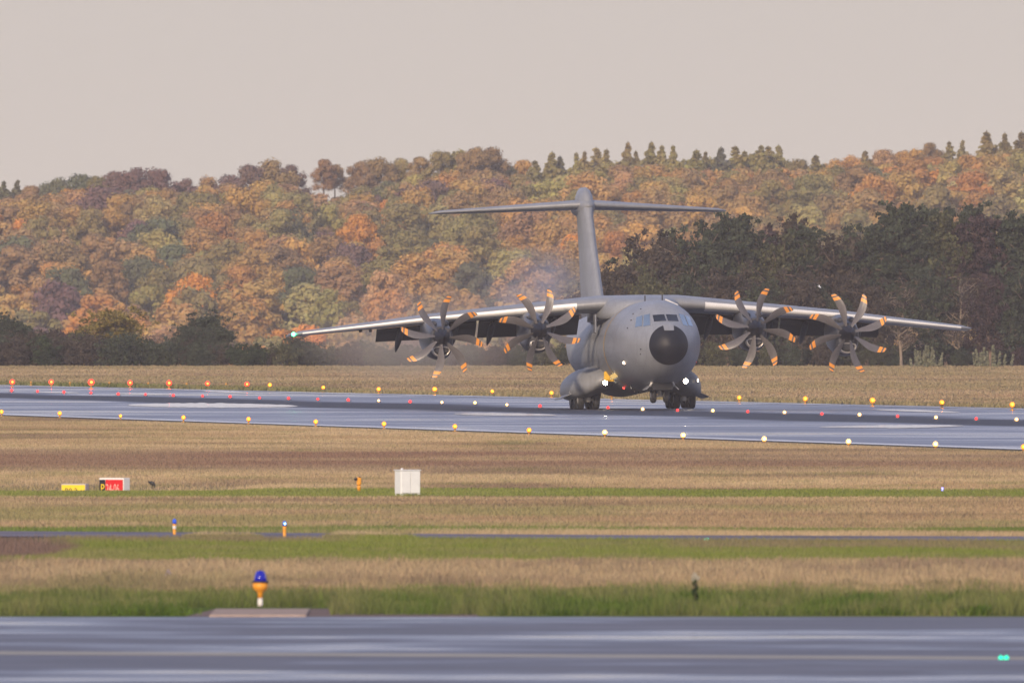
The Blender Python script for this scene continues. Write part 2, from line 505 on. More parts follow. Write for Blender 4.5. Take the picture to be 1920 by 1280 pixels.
# ------------------------------------------------------------------ grass
def blades(name, n, y0, y1, wd, ht, dens_fn=None, seed=1, label=None, margin=1.12, colfn=None, xr=(-1e9, 1e9), lean=.35):
    r = np.random.default_rng(seed)
    # even over the ground of a strip a little wider than the picture
    u = r.random(n)
    y = np.sqrt(y0 * y0 + u * (y1 * y1 - y0 * y0))
    x = (r.random(n) * 2 - 1) * y * 960 / F * margin
    k = (x > xr[0]) & (x < xr[1])
    if dens_fn is not None: k &= r.random(n) < dens_fn(x, y)
    x, y = x[k], y[k]; n = len(x)
    z = ground_z(x, y)
    a = r.random(n) * PI
    hh = ht(x, y) * (.55 + .75 * r.random(n)) if callable(ht) else ht * (.55 + .75 * r.random(n))
    ww = wd * (.6 + .8 * r.random(n)) * (1 if not callable(ht) else 1)
    dx, dy = np.cos(a) * ww / 2, np.sin(a) * ww / 2
    lx, ly = (r.random(n) - .5) * lean * hh * 2, (r.random(n) - .5) * lean * hh * 2
    V = np.empty((n, 4, 3))
    V[:, 0] = np.stack([x - dx, y - dy, z - .01], 1); V[:, 1] = np.stack([x + dx, y + dy, z - .01], 1)
    V[:, 2] = np.stack([x + dx * .35 + lx, y + dy * .35 + ly, z + hh], 1); V[:, 3] = np.stack([x - dx * .35 + lx, y - dy * .35 + ly, z + hh * .93], 1)
    c = (colfn or band_color)(x, y)
    c = c * (.78 + .44 * r.random((n, 1))) * (1 + .08 * (r.random((n, 3)) - .5))
    C = np.repeat(c[:, None, :], 4, 1)
    Fc = np.arange(n * 4).reshape(n, 4)
    o = link(name, np_mesh(name, V.reshape(-1, 3), Fc, C.reshape(-1, 3), [M_GRASS]))
    tag(o, label, 'grass', kind='stuff'); return o

def not_paved(x, y):
    py = HOR + F * CH / y; xp = x / y * F + 960
    road_c = np.interp(xp, [-700, 100, 1200, 2700], [998, 1003, 1008.5, 1014]) ; road_h = np.interp(xp, [-700, 100, 1200, 2700], [5, 5, 4, 4])
    cover = smooth(330, 390, xp) * (1 - smooth(700, 800, xp)) * (1 - smooth(455, 500, xp) * (1 - smooth(600, 640, xp))) * np.clip(.75 + .4 * vnoise(xp / 90, xp * 0 + 5, 8), 0, .9)
    on_road = (py > road_c - road_h) & (py < road_c + road_h + 7) & ~(py > road_c - road_h + (1 - cover) * 2 * road_h + 7 * (1 - np.minimum(1, cover * 4)))
    sh = (py > 1139) & (xp > 350) & (xp < 620)
    sh |= (py > 1139) & (xp >= 620) & (xp < 870) & (py < 1146)
    dirt = ((xp - 30) / 95) ** 2 + ((py - 1030) / 17) ** 2 < 1 + .4 * vnoise(x / .7, y / 2, 9)
    return np.where(on_road | sh, 0.0, np.where(dirt, .12, 1.0))

def h_near(x, y):
    py = HOR + F * CH / y
    xp = x / y * F + 960
    h = .14 + .07 * smooth(1010, 1014, py) + .15 * smooth(1066, 1080, py) * (1 - smooth(1108, 1122, py)) + .12 * smooth(1118, 1132, py)
    h += (.12 * vnoise(x / 1.3, y / 4, 21) + .07 * vnoise(x / .35, y / 2, 23)) * smooth(1055, 1075, py)
    tuft = np.clip(vnoise(x / .9, y / 3.0, 22) - .35, 0, 1)
    return np.maximum(h + .25 * tuft * smooth(1100, 1120, py) * (xp > 600), .06) + .12 * np.exp(-((py - 995) / 4) ** 2)
blades('near_grass', 680000, 820, 1085, .018, h_near, not_paved, 5, 'green and straw coloured rough grass between the apron and the service road')
blades('field_grass', 900000, 1085, 2020, .045, lambda x, y: .11 - .04 * np.exp(-((y - 1285) / 28) ** 2), lambda x, y: (not_paved(x, y) * (y < near_edge_y(x) - 26)), 6, 'dry beige mown grass between the service road and the runway')
blades('far_grass', 260000, 2080, 3060, .22, .22, lambda x, y: 1.0 * (y > far_edge_y(x) + 2), 7, 'dry beige grass beyond the runway up to the trees')

def verge():
    r = np.random.default_rng(77); X = []; Y = []; Hh = []; Cc = []
    for _ in range(520):
        cy = 820 + 62 * r.random() ** 1.6; cx = (r.random() * 2 - 1) * cy * 960 / F * 1.12
        xp = cx / cy * F + 960
        if 340 < xp < 640 and cy < 850: continue
        if 640 <= xp < 900 and cy < 834: continue
        m = int(60 + 120 * r.random()); sp = .10 + .28 * r.random()
        X.append(cx + r.normal(size=m) * sp); Y.append(cy + np.abs(r.normal(size=m)) * sp * 2)
        Hh.append(np.full(m, .14 + .17 * r.random()) * (.5 + .6 * r.random(m)))
        b = np.array([.085, .145, .02]) * (.7 + .7 * r.random()) + np.array([.06, .04, .02]) * r.random() ** 2
        Cc.append(b * (.8 + .4 * r.random((m, 1))))
    x, y, hh, c = np.concatenate(X), np.concatenate(Y), np.concatenate(Hh), np.vstack(Cc); n = len(x)
    a = r.random(n) * PI; ww = .028; dx, dy = np.cos(a) * ww / 2, np.sin(a) * ww / 2
    lx, ly = (r.random(n) - .5) * hh * 1.1, (r.random(n) - .5) * hh * 1.1; z = np.zeros(n)
    V = np.stack([np.stack([x - dx, y - dy, z], 1), np.stack([x + dx, y + dy, z], 1), np.stack([x + dx * .3 + lx, y + ly, z + hh], 1), np.stack([x - dx * .3 + lx, y + ly, z + hh * .94], 1)], 1)
    o = link('verge_tufts', np_mesh('verge_tufts', V.reshape(-1, 3), np.arange(4 * n).reshape(n, 4), np.repeat(c, 4, 0), [M_GRASS]))
    tag(o, 'lush dark green tufts along the edge of the apron', 'grass', kind='stuff')
verge()

# ------------------------------------------------------------------ trees
def leaf_cloud(centers, radii, per, size, r, flat=1.0, outward=.6, base=(1, 1, 1), var=.35, fuzzy=False):
    """many small leaf-cluster faces spread over the shells of irregular clumps"""
    centers = np.asarray(centers); radii = np.asarray(radii)
    per = int(per); idx = np.repeat(np.arange(len(centers)), per)
    n = len(idx)
    d = r.normal(size=(n, 3)); d /= np.linalg.norm(d, axis=1)[:, None]
    rad = radii[idx] * (.45 + .65 * r.random(n))
    if fuzzy: rad = radii[idx] * np.abs(r.normal(size=n)) * .85
    P = centers[idx] + d * rad[:, None] * np.array([1, 1, flat])
    nrm = d * outward + r.normal(size=(n, 3)) * (1 - outward) * .9
    nrm[:, 2] += .15
    nrm /= np.linalg.norm(nrm, axis=1)[:, None]
    t = np.cross(nrm, r.normal(size=(n, 3))); t /= np.linalg.norm(t, axis=1)[:, None] + 1e-9
    b = np.cross(nrm, t)
    s = size * (.5 + r.random(n))[:, None] / 2
    V = np.stack([P - t * s - b * s * .8, P + t * s - b * s * .6, P + t * s * .7 + b * s, P - t * s * .8 + b * s * .7], 1)
    cl = (1 + var * (r.random(len(centers)) - .5) * 1.4)[idx][:, None]
    c = np.asarray(base) * cl * (1 + var * (r.random((n, 1)) - .5)) * (1 + .10 * (r.random((n, 3)) - .5))
    return V.reshape(-1, 3), np.repeat(c, 4, 0)

def skel_tube(P0, P1, r0, r1, n=5):
    P0 = np.array(P0, float); P1 = np.array(P1, float)
    d = P1 - P0; d /= np.linalg.norm(d) + 1e-9
    u = np.cross(d, [.3, .5, .81]); u /= np.linalg.norm(u); v = np.cross(d, u)
    a = np.arange(n) * 2 * PI / n
    c = np.cos(a)[:, None] * u + np.sin(a)[:, None] * v
    V = np.vstack([P0 + c * r0, P1 + c * r1])
    Fq = np.array([[i, (i + 1) % n, n + (i + 1) % n, n + i] for i in range(n)])
    return V, Fq

def hill_broadleaf(seed, h=13, R=4.1, per=70, size=.6):
    r = np.random.default_rng(seed)
    nb = r.integers(34, 42); cs = []; rs = []
    for i in range(nb):
        th = r.random() * 2 * PI; q = math.sqrt(r.random())
        zz = r.random()
        rr = R * q * math.sqrt(max(0.0, 1 - (zz * .98) ** 2)) * (.8 + .2 * r.random())
        cs.append((math.cos(th) * rr, math.sin(th) * rr, h - R * 1.55 + zz * R * 1.25)); rs.append(R * (.20 + .16 * r.random()))
    for i in range(8):
        th = i * PI / 4 + r.random(); cs.append((math.cos(th) * R * .6, math.sin(th) * R * .6, h * .3 + r.random() * h * .2)); rs.append(R * .38)
    V, C = leaf_cloud(cs, rs, per, size, r, .85, .82, var=.15)
    Fc = np.arange(len(V)).reshape(-1, 4)
    tv, tf = skel_tube((0, 0, -1.5), (0, 0, h * .75), .3, .12)
    V = np.vstack([V, tv]); C = np.vstack([C, np.tile([.5, .4, .38], (len(tv), 1))]); Fc = np.vstack([Fc, tf + len(C) - len(tv)])
    return V, Fc, C

def hill_conifer(seed, h=14, R=2.1, per=22, size=.5):
    r = np.random.default_rng(seed); cs = []; rs = []
    for z in np.arange(h * .2, h * .985, .42):
        k = (h - z) / (h * .8)
        rad = R * k * (.95 + .15 * r.random())
        m = max(2, int(8 * k + 2))
        for i in range(m):
            th = r.random() * 2 * PI; q_ = r.random() ** .5; cs.append((math.cos(th) * rad * .6 * q_, math.sin(th) * rad * .6 * q_, z - .3)); rs.append(max(.20, rad * .42))
    V, C = leaf_cloud(cs, rs, per, size, r, .7, .5, var=.3)
    Fc = np.arange(len(V)).reshape(-1, 4)
    tv, tf = skel_tube((0, 0, -1.5), (0, 0, h), .25, .05)
    V = np.vstack([V, tv]); C = np.vstack([C, np.tile([.5, .4, .38], (len(tv), 1))]); Fc = np.vstack([Fc, tf + len(C) - len(tv)])
    return V, Fc, C

HB = [hill_broadleaf(100 + i, 13, 4.1 + .25 * (i % 3), 165, .32) for i in range(9)]
HC = [hill_conifer(200 + i, 14, 5.6 + .5 * i) for i in range(4)]
HB_me = [np_mesh('broadleaf_tree', *v[:2], v[2], [M_LEAF]) for v in HB]
HC_me = [np_mesh('conifer_tree', *v[:2], v[2], [M_LEAF]) for v in HC]
PAL = {
    'rust orange': (.53, .27, .085), 'golden brown': (.54, .335, .11), 'brown': (.37, .235, .105), 'olive green': (.31, .255, .095),
    'dusty purple': (.22, .135, .115), 'pale yellow green': (.47, .39, .14), 'dark green': (.16, .165, .09), 'bright orange': (.72, .33, .07), 'pinkish brown': (.47, .29, .13)}
names = list(PAL)
ridge_spec = [  # px, top py, kind, colour, scale
    (8, 338, 'c', 'dark green', .8), (33, 336, 'c', 'dark green', .8), (60, 345, 'b', 'brown', .8), (105, 328, 'b', 'dark green', 1), (150, 320, 'b', 'dark green', 1.05), (182, 326, 'b', 'olive green', .7),
    (215, 318, 'b', 'dusty purple', .85), (250, 311, 'b', 'dusty purple', 1.05), (293, 309, 'b', 'dusty purple', 1.05), (345, 332, 'b', 'dusty purple', .85), (395, 324, 'b', 'pinkish brown', 1), (430, 322, 'b', 'dusty purple', .9), (470, 304, 'b', 'dusty purple', 1),
    (512, 291, 'b', 'brown', 1.1), (548, 306, 'b', 'dusty purple', .9), (607, 296, 'b', 'brown', .62), (628, 305, 'b', 'brown', .55), (676, 299, 'b', 'brown', .75), (712, 290, 'b', 'brown', .95), (750, 293, 'b', 'olive green', .8), (788, 291, 'b', 'brown', .8),
    (828, 279, 'b', 'olive green', .8), (858, 276, 'b', 'olive green', .8), (888, 271, 'b', 'brown', .95), (922, 271, 'b', 'brown', .85), (950, 294, 'c', 'olive green', 1), (980, 296, 'b', 'golden brown', .7), (1003, 300, 'c', 'olive green', .9), (1035, 283, 'c', 'olive green', 1.1), (1050, 291, 'c', 'dark green', .9),
    (1080, 284, 'c', 'olive green', 1.2), (1097, 282, 'c', 'olive green', 1), (1118, 275, 'c', 'olive green', 1.15), (1138, 278, 'c', 'olive green', 1.1), (1158, 286, 'c', 'olive green', .9), (1177, 264, 'c', 'olive green', 1.4), (1192, 281, 'c', 'olive green', 1), (1221, 264, 'c', 'olive green', 1.3), (1241, 271, 'c', 'olive green', 1.1), (1262, 271, 'c', 'olive green', 1.15), (1282, 284, 'c', 'olive green', 1),
    (1306, 279, 'c', 'olive green', 1.1), (1323, 283, 'c', 'olive green', .9), (1340, 281, 'c', 'olive green', .9), (1352, 274, 'c', 'dark green', 1), (1378, 272, 'c', 'olive green', 1.25), (1396, 281, 'c', 'olive green', 1), (1415, 275, 'c', 'olive green', .8), (1427, 271, 'c', 'olive green', 1), (1441, 273, 'c', 'olive green', 1), (1460, 270, 'c', 'olive green', 1.25), (1476, 287, 'c', 'olive green', .7), (1500, 294, 'b', 'olive green', .7), (1530, 289, 'c', 'olive green', 1),
    (1565, 294, 'b', 'golden brown', .8), (1600, 287, 'b', 'golden brown', .8), (1623, 281, 'c', 'olive green', .9), (1655, 277, 'b', 'pinkish brown', .9), (1690, 278, 'b', 'golden brown', .8), (1720, 275, 'b', 'golden brown', .8), (1745, 264, 'b', 'brown', .7), (1780, 264, 'c', 'olive green', .9), (1805, 261, 'c', 'olive green', .9), (1850, 244, 'c', 'olive green', 1.5), (1884, 247, 'c', 'olive green', 1.3), (1915, 245, 'c', 'olive green', 1.2), (1945, 240, 'b', 'olive green', 1), (-30, 340, 'b', 'dark green', 1)]
hill = []   # (x, y, z, scale, widthscale, kind, colour name, rot)
rh = random.Random(5)
for px, py, k, cn, s in ridge_spec:
    Y = 6060 + rh.random() * 20
    p = at(px, py, Y)
    hgt = (14 if k == 'c' else 13)
    hill.append((p.x, Y, p.z - hgt * s, s, .8 + .6 * rh.random() if k == 'c' else 1.0, k, cn, rh.random() * 6.28))
Y = 5500.0
row = 0
while Y < 6050:
    wx = Y * 960 / F * 1.12
    x = -wx + rh.random() * 6
    while x < wx:
        yy = Y + (rh.random() - .5) * 12; xx = x + (rh.random() - .5) * 3
        px = xx / yy * F + 960
        gz = ground_z(xx, yy)
        s = .62 + .62 * rh.random()
        z = gz + (rh.random() - .5) * 1.5
        top = HOR - (z + 13 * s - CH) / yy * F
        lim = float(np.interp(px, SKX, SKY)) + 12
        if top < lim: z -= (lim - top + rh.random() * 20) / F * yy; top = HOR - (z + 13 * s - CH) / yy * F
        # colour clusters over the hillside
        v1 = float(vnoise(np.array([px / 150.]), np.array([top / 60.]), 31)[0]); v2 = float(vnoise(np.array([px / 60.]), np.array([top / 30.]), 32)[0])
        W = {'rust orange': .9, 'golden brown': 2.6, 'brown': 1.5, 'olive green': 1.3, 'dusty purple': .45, 'pale yellow green': .5, 'dark green': .35, 'bright orange': .25, 'pinkish brown': 1.2}
        if px < 150 and 430 < top < 560: W['dark green'] += 2; W['dusty purple'] += 1.5
        if 430 < px < 1000 and 380 < top < 440: W['brown'] += 1.5; W['olive green'] += .8
        if top > 500: W['rust orange'] += .8; W['golden brown'] += 2; W['dark green'] = .1
        if px > 1000: W['golden brown'] += 1.6; W['olive green'] += 1.2; W['pale yellow green'] += .7; W['dusty purple'] *= .3; W['dark green'] *= .3
        if v1 > .25: W['rust orange'] += 1.2; W['pinkish brown'] += 1
        if v1 < -.25: W['olive green'] += 1.5; W['brown'] += .8
        if v2 > .5: W['pale yellow green'] += .8
        cn = rh.choices(names, [W[k] for k in names])[0]
        hill.append((xx, yy, z, s, .9 + .35 * rh.random(), 'b', cn, rh.random() * 6.28))
        x += 6.2 + 3.6 * rh.random()
    Y += 9.5; row += 1

# which of them show largest: paint their crowns front to back on a coarse screen
grid = np.zeros((130, 480), bool)
hill.sort(key=lambda t: t[1])
vis = []
for (x, y, z, s, ws, k, cn, rot) in hill:
    cxp = (x / y * F + 960) / 4; hpx = (14 if k == 'c' else 13) * s / y * F / 4
    top = (HOR - (z + (14 if k == 'c' else 13) * s - CH) / y * F) / 4
    hw = (1.5 if k == 'c' else 3.9 * ws) * s / y * F / 4
    j0, j1 = int(max(0, cxp - hw)), int(min(479, cxp + hw)); i0, i1 = int(max(0, top)), int(min(172, top + hpx * .95))
    i1 = min(i1, 129)
    cnt = 0
    if j1 >= j0 and i1 >= i0:
        jj = np.arange(j0, j1 + 1); ii = np.arange(i0, i1 + 1)
        m = (((jj[None, :] - cxp) / max(hw, 1)) ** 2 + (np.minimum(0, ii[:, None] - (top + hpx * .35)) / (hpx * .35)) ** 2) < 1
        sub = grid[i0:i1 + 1, j0:j1 + 1]
        cnt = int((m & ~sub).sum()); sub |= m
    vis.append(cnt)
order = sorted(range(len(hill)), key=lambda i: -vis[i])
single = set([i for i in order[:298] if vis[i] > 6])
XR = [(-400, 'above the leftmost shrubs'), (180, 'above the yellow green tree'), (330, 'above the round dark tree'), (545, 'above the green lit wingtip'), (760, 'over the outer left propeller'), (910, 'left of the tail fin'),
      (1085, 'behind the tail fin'), (1200, 'right of the tail fin'), (1360, 'over the inner right propeller'), (1540, 'over the outer right propeller'), (1700, 'above the right wingtip')]
YR = [(0, 'on far skyline'), (345, 'high on far hill'), (430, 'midway up far hill'), (520, 'low on far hill')]
def place_words(px, py):
    a = [t for q, t in XR if px >= q][-1] if px >= -400 else XR[0][1]
    b = [t for q, t in YR if py >= q][-1]
    return b, a
def tint(cn, r):
    c = PAL[cn]; k = .85 + .3 * r.random()
    return (c[0] * k * (.94 + .12 * r.random()), c[1] * k * (.94 + .12 * r.random()), c[2] * k * (.9 + .2 * r.random()), 1)
pend = {}
rest_V = []; rest_F = []; rest_C = []; nb = 0
rt = random.Random(9)
LOWB = [hill_broadleaf(300 + i, 13, 4.1, 62, .5) for i in range(3)]
for i, (x, y, z, s, ws, k, cn, rot) in enumerate(hill):
    cl = tint(cn, rt)
    if i in single:
        me = rt.choice(HC_me if k == 'c' else HB_me)
        o = link('conifer_tree' if k == 'c' else 'broadleaf_tree', me)
        o.location = (x, y, z); o.rotation_euler = (0, 0, rot); o.scale = (s * ws, s * ws, s); o.color = cl
        px = x / y * F + 960; py = HOR - (z + 13 * s - CH) / y * F
        b, a = place_words(px, py)
        kind = 'pointed conifer' if k == 'c' else 'round broadleaf tree'
        o['category'] = 'tree'; o['group'] = 'autumn trees on the far hill'
        pend.setdefault((cn, kind, b, a), []).append((px, o))
    elif vis[i] > 0 or rt.random() < .5:
        V, Fc, C = rt.choice(LOWB)
        c_, s_ = math.cos(rot), math.sin(rot)
        Vt = np.stack([(V[:, 0] * c_ - V[:, 1] * s_) * s * ws + x, (V[:, 0] * s_ + V[:, 1] * c_) * s * ws + y, V[:, 2] * s + z], 1)
        rest_V.append(Vt); rest_F.append(Fc + nb); rest_C.append(C * np.array(cl[:3])); nb += len(V)
ORD = ['first', 'second', 'third', 'fourth', 'fifth', 'sixth', 'seventh', 'eighth', 'ninth', 'tenth', 'eleventh', 'twelfth', 'thirteenth', 'fourteenth', 'fifteenth', 'sixteenth', 'seventeenth', 'eighteenth', 'nineteenth', 'twentieth', 'twenty-first', 'twenty-second', 'twenty-third', 'twenty-fourth']
for (cn, kind, b, a), lst in pend.items():
    lst.sort(key=lambda t: t[0])
    for i, (px, o) in enumerate(lst):
        if len(lst) == 1: o['label'] = f'{cn} {kind} {b} {a}'
        else: o['label'] = f'{ORD[i]} {cn} {kind.split()[-1]} from left {b} {a}'
fw = link('far_wood', np_mesh('far_wood', np.vstack(rest_V), np.vstack(rest_F), np.vstack(rest_C), [M_LEAF]))
fw.color = (1, 1, 1, 1)
tag(fw, 'mass of autumn woodland filling the gaps on the far hill', 'wood', kind='stuff')

# ---- near tree line: trunk and crown parts
def branchy(seed, h, R, style, size=.2, per=90):
    """returns (trunk verts, faces), (leaf verts, faces, colours)"""
    r = np.random.default_rng(seed)
    TV = []; TF = []; n0 = 0
    def tube(a, b, r0, r1):
        nonlocal n0
        v, f = skel_tube(a, b, r0, r1); TV.append(v); TF.append(f + n0); n0 += len(v)
    cs = []; rs = []
    top = {'pine': .96, 'broad': .85, 'bare': .8, 'bush': .7}[style]
    pts = [np.array([0, 0, -.3])]
    for i in range(5):
        pts.append(np.array([(r.random() - .5) * R * .25, (r.random() - .5) * R * .25, h * top * (i + 1) / 5]))
    r0 = .028 * h if style != 'bush' else .012 * h
    for i in range(5): tube(pts[i], pts[i + 1], r0 * (1 - i * .17), r0 * (1 - (i + 1) * .17))
    nbr = {'pine': 34, 'broad': 38, 'bare': 46, 'bush': 26}[style]
    lo = {'pine': .34, 'broad': .2, 'bare': .22, 'bush': .05}[style]
    for i in range(nbr):
        t = lo + (1 - lo) * (i + r.random()) / nbr
        z0 = h * top * t * .95
        base = np.array([np.interp(z0, [p[2] for p in pts], [p[0] for p in pts]), np.interp(z0, [p[2] for p in pts], [p[1] for p in pts]), z0])
        th = r.random() * 2 * PI
        if style == 'pine': ln = R * (.45 + .6 * r.random()) * (1.05 - .65 * max(0, (t - .6) / .4)); up = .12 + .3 * r.random()
        elif style == 'broad': ln = R * (.5 + .5 * r.random()) * math.sqrt(max(.1, 1 - ((t - .55) / .55) ** 2)); up = .4 + .4 * r.random()
        elif style == 'bare': ln = R * (.5 + .55 * r.random()) * math.sqrt(max(.15, 1 - ((t - .6) / .6) ** 2)); up = .6 + .6 * r.random()
        else: ln = R * (.5 + .5 * r.random()) * math.sqrt(max(.1, 1 - t * t)); up = .3 + .4 * r.random()
        e = base + np.array([math.cos(th) * ln, math.sin(th) * ln, ln * up * .6])
        mid = (base + e) / 2 + r.normal(size=3) * .12 * ln
        tube(base, mid, r0 * .35 * (1.1 - t * .7), r0 * .22); tube(mid, e, r0 * .22, r0 * .08)
        for q in range(3):
            pq = base + (e - base) * (.45 + .27 * q) + r.normal(size=3) * R * .10
            e2 = pq + r.normal(size=3) * R * .16 + np.array([0, 0, R * .08])
            tube(pq if q else mid, e2, r0 * .12, r0 * .05)
            cs.append(e2); rs.append(R * ((.10 + .11 * r.random()) * (1.1 - .3 * t) if style == 'pine' else (.13 + .13 * r.random())))
    if style != 'bush' and style != 'bare':
        for z0 in np.arange(h * top * .62, h * top * 1.03, h * .028):
            for _ in range(3):
                w_ = R * .30 * (1.25 - z0 / h)
                cs.append(np.array([(r.random() - .5) * 2 * w_ + pts[4][0], (r.random() - .5) * 2 * w_ + pts[4][1], z0])); rs.append(R * (.10 + .08 * r.random()))
    c0 = list(cs); r0_ = list(rs)
    for c_, q_ in zip(c0, r0_):
        for _ in range(2):
            cs.append(c_ + r.normal(size=3) * q_ * 1.1 * np.array([1, 1, .5])); rs.append(q_ * (.45 + .3 * r.random()))
    cs = np.array(cs); rs = np.array(rs)
    rs[:len(c0)] *= .85; per = int(per * .55)
    if style == 'bare': per = int(per * .3)
    LV, LC = leaf_cloud(cs, rs, per, size, r, .6 if style == 'pine' else .8, .4, var=.5, fuzzy=True)
    return (np.vstack(TV), np.vstack(TF)), (LV, np.arange(len(LV)).reshape(-1, 4), LC)

def proto(name, seed, h, R, style, bark, size=.2, per=90):
    (tv, tf), (lv, lf, lc) = branchy(seed, h, R, style, size, per)
    return (name, h, np_mesh('trunk', tv, tf, mats=[bark]), np_mesh('crown', lv, lf, lc, [M_LEAF]))
P_PINE = [proto('pine_tree', 400 + i, 12, 2.7 + .25 * i, 'pine', M_BARK, .2, 110) for i in range(5)]
P_BROAD = [proto('broadleaf_tree', 420 + i, 10, 3.1, 'broad', M_BARK, .2, 80) for i in range(4)]
P_BARE = [proto('bare_tree', 440 + i, 11, 3.0, 'bare', M_BARKP, .16, 60) for i in range(3)]
P_BUSH = [proto('shrub', 460 + i, 3.2, 2.0, 'bush', M_BARK, .15, 90) for i in range(4)]
def plant(pro, px, top, base_py, Y, col, label, cat, group, wsc=1.0, rot=None):
    name, h, tm, cm = pro
    p = at(px, base_py, Y); gz = ground_z(p.x, Y)
    zt = CH + (HOR - top) / F * Y
    s = (zt - gz) / h
    o = empty(name, (p.x, Y, gz), (0, 0, rh.random() * 6.28 if rot is None else rot))
    o.scale = (s * wsc, s * wsc, s)
    t = link('trunk', tm, o); c = link('crown', cm, o); c.color = (*col, 1)
    tag(o, label, cat, group); return o
DG, DB, DO, DP, YG = (.062, .075, .044), (.080, .062, .045), (.105, .105, .05), (.075, .048, .048), (.26, .20, .05)
C_ = [('dark green', DG), ('dark brown', DB), ('olive', DO), ('purplish brown', DP)]
# right-hand tree line: px, top, kind, colour index, width, depth row
R_SPEC = [(1076, 528, 'a', 3, .75, 0), (1150, 490, 'b', 1, 1.0, 0), (1122, 520, 'b', 0, .8, 1), (1186, 482, 'b', 0, .95, 1), (1232, 440, 'b', 1, .95, 0), (1262, 428, 'a', 1, .9, 0), (1296, 432, 'a', 3, .95, 1), (1325, 424, 'b', 0, .9, 0), (1352, 420, 'p', 0, .95, 1), (1388, 412, 'p', 0, 1.0, 0),
          (1418, 430, 'b', 3, .9, 1), (1450, 436, 'b', 2, .9, 0), (1487, 416, 'p', 1, .85, 1), (1508, 432, 'p', 0, .8, 0), (1545, 456, 'b', 2, 1.0, 1), (1577, 448, 'b', 1, .9, 0), (1607, 446, 'p', 1, .95, 1), (1640, 430, 'p', 0, .95, 0), (1668, 408, 'p', 0, 1.0, 1), (1702, 392, 'p', 0, .9, 0), (1738, 396, 'p', 0, .95, 1),
          (1772, 405, 'p', 2, .9, 0), (1808, 394, 'p', 0, .85, 1), (1838, 412, 'p', 3, .9, 0), (1868, 418, 'a', 3, .85, 1), (1897, 412, 'p', 0, .95, 0), (1935, 405, 'p', 0, 1, 1), (1970, 400, 'p', 0, 1, 0),
          (1215, 500, 'b', 2, .8, 2), (1300, 520, 'b', 0, .9, 2), (1365, 500, 'b', 1, .9, 2), (1430, 520, 'b', 0, .9, 2), (1500, 505, 'b', 1, .9, 2), (1560, 540, 'b', 0, .9, 2), (1625, 520, 'b', 1, .9, 2), (1690, 510, 'a', 1, .8, 2), (1745, 500, 'b', 0, .9, 2), (1800, 500, 'a', 1, .8, 2), (1855, 510, 'b', 3, .9, 2), (1910, 500, 'b', 0, .9, 2)]
nrow = {0: 0, 1: 0, 2: 0}
KN = {'p': ('pine', P_PINE, 'pine tree'), 'b': ('leafy', P_BROAD, 'broadleaf tree'), 'a': ('thin leaved', P_BARE, 'bare branched tree')}
for i, (px, top, k, ci, ws, dr) in enumerate(sorted(R_SPEC)):
    Yr = {0: 3070, 1: 3095, 2: 3045}[dr]
    nrow[dr] += 1
    rowname = {0: 'middle row', 1: 'back row', 2: 'front row'}[dr]
    pl = KN[k][1]
    plant(pl[i % len(pl)], px, top, 690, Yr, C_[ci][1], f'{C_[ci][0]} {KN[k][2]}, {ORD[nrow[dr]-1]} from left in {rowname}, right tree line', 'tree', 'tall dark trees behind the right wing', ws)
# left-hand hedge and trees
L_SPEC = [(-20, 590, 'b', DG, 'dark green tree at the very left edge'), (15, 588, 'b', DG, 'dark green tree second from the left edge'), (48, 606, 'b', DG, 'dark green tree third from the left edge'),
          (85, 620, 'u', DB, 'dark brown shrub left of the low hedge'), (120, 622, 'u', DP, 'purplish shrub among the left hedge'), (155, 612, 'b', DG, 'small dark green tree just left of the yellow green tree'),
          (205, 572, 'b', YG, 'yellow green tree standing above the left hedge', 1.5), (228, 596, 'b', (.15, .12, .035), 'olive yellow tree leaning against the yellow green one'),
          (285, 622, 'a', (.18, .11, .085), 'pale bare brush between the yellow green and the round dark tree'), (318, 628, 'a', DB, 'bare grey tree left of the round dark tree'),
          (352, 606, 'b', DG, 'left half of a dark twin tree above the hedge'), (385, 585, 'b', DG, 'round dark tree rising above the left hedge', 1.45), (412, 604, 'b', DG, 'dark tree on the right flank of the round dark tree')]
for i, (px, top, k, c, lab, *wx_) in enumerate(L_SPEC):
    pl = {'b': P_BROAD, 'a': P_BARE, 'u': P_BUSH}[k]
    plant(pl[i % len(pl)], px, top, 690, 3070 + 8 * (i % 3), c, lab, 'tree' if k != 'u' else 'shrub', 'trees in the left hedge', wx_[0] if wx_ else (1.15 if k != 'u' else .8))
hx = -25; i = 0
tops = [(-30, 640), (60, 632), (150, 636), (240, 634), (300, 645), (330, 640), (440, 652), (478, 654), (520, 652), (562, 640), (600, 658), (640, 654), (690, 645), (730, 652), (800, 655), (900, 652), (1000, 655), (1070, 650)]
shr = []
while hx < 1085:
    tp = float(np.interp(hx, [a for a, b in tops], [b for a, b in tops])) + rh.random() * 8 - 11
    c = rh.choice([DG, DG, DB, DO, (.05, .07, .03)])
    o = plant(P_BUSH[i % 4], hx, tp, 690, 3035 + rh.random() * 20, c, None, 'shrub', 'dark shrubs of the left hedge', .75 + .3 * rh.random())
    shr.append((hx, c, o)); hx += 22 + rh.random() * 8; i += 1
near_words = [(-99, 'left of the yellow green tree'), (180, 'below the yellow green tree'), (300, 'below the round dark tree'), (440, 'right of the round dark tree'), (545, 'under the green lit wingtip'), (720, 'behind the outer left propeller'), (910, 'behind the inner left propeller')]
cw = {DG: 'dark green', DB: 'dark brown', DO: 'olive', (.05, .07, .03): 'deep green'}
cnts = {}
for hx, c, o in shr:
    wd = [t for q, t in near_words if hx >= q][-1]
    cnts.setdefault((cw[c], wd), []).append(o)
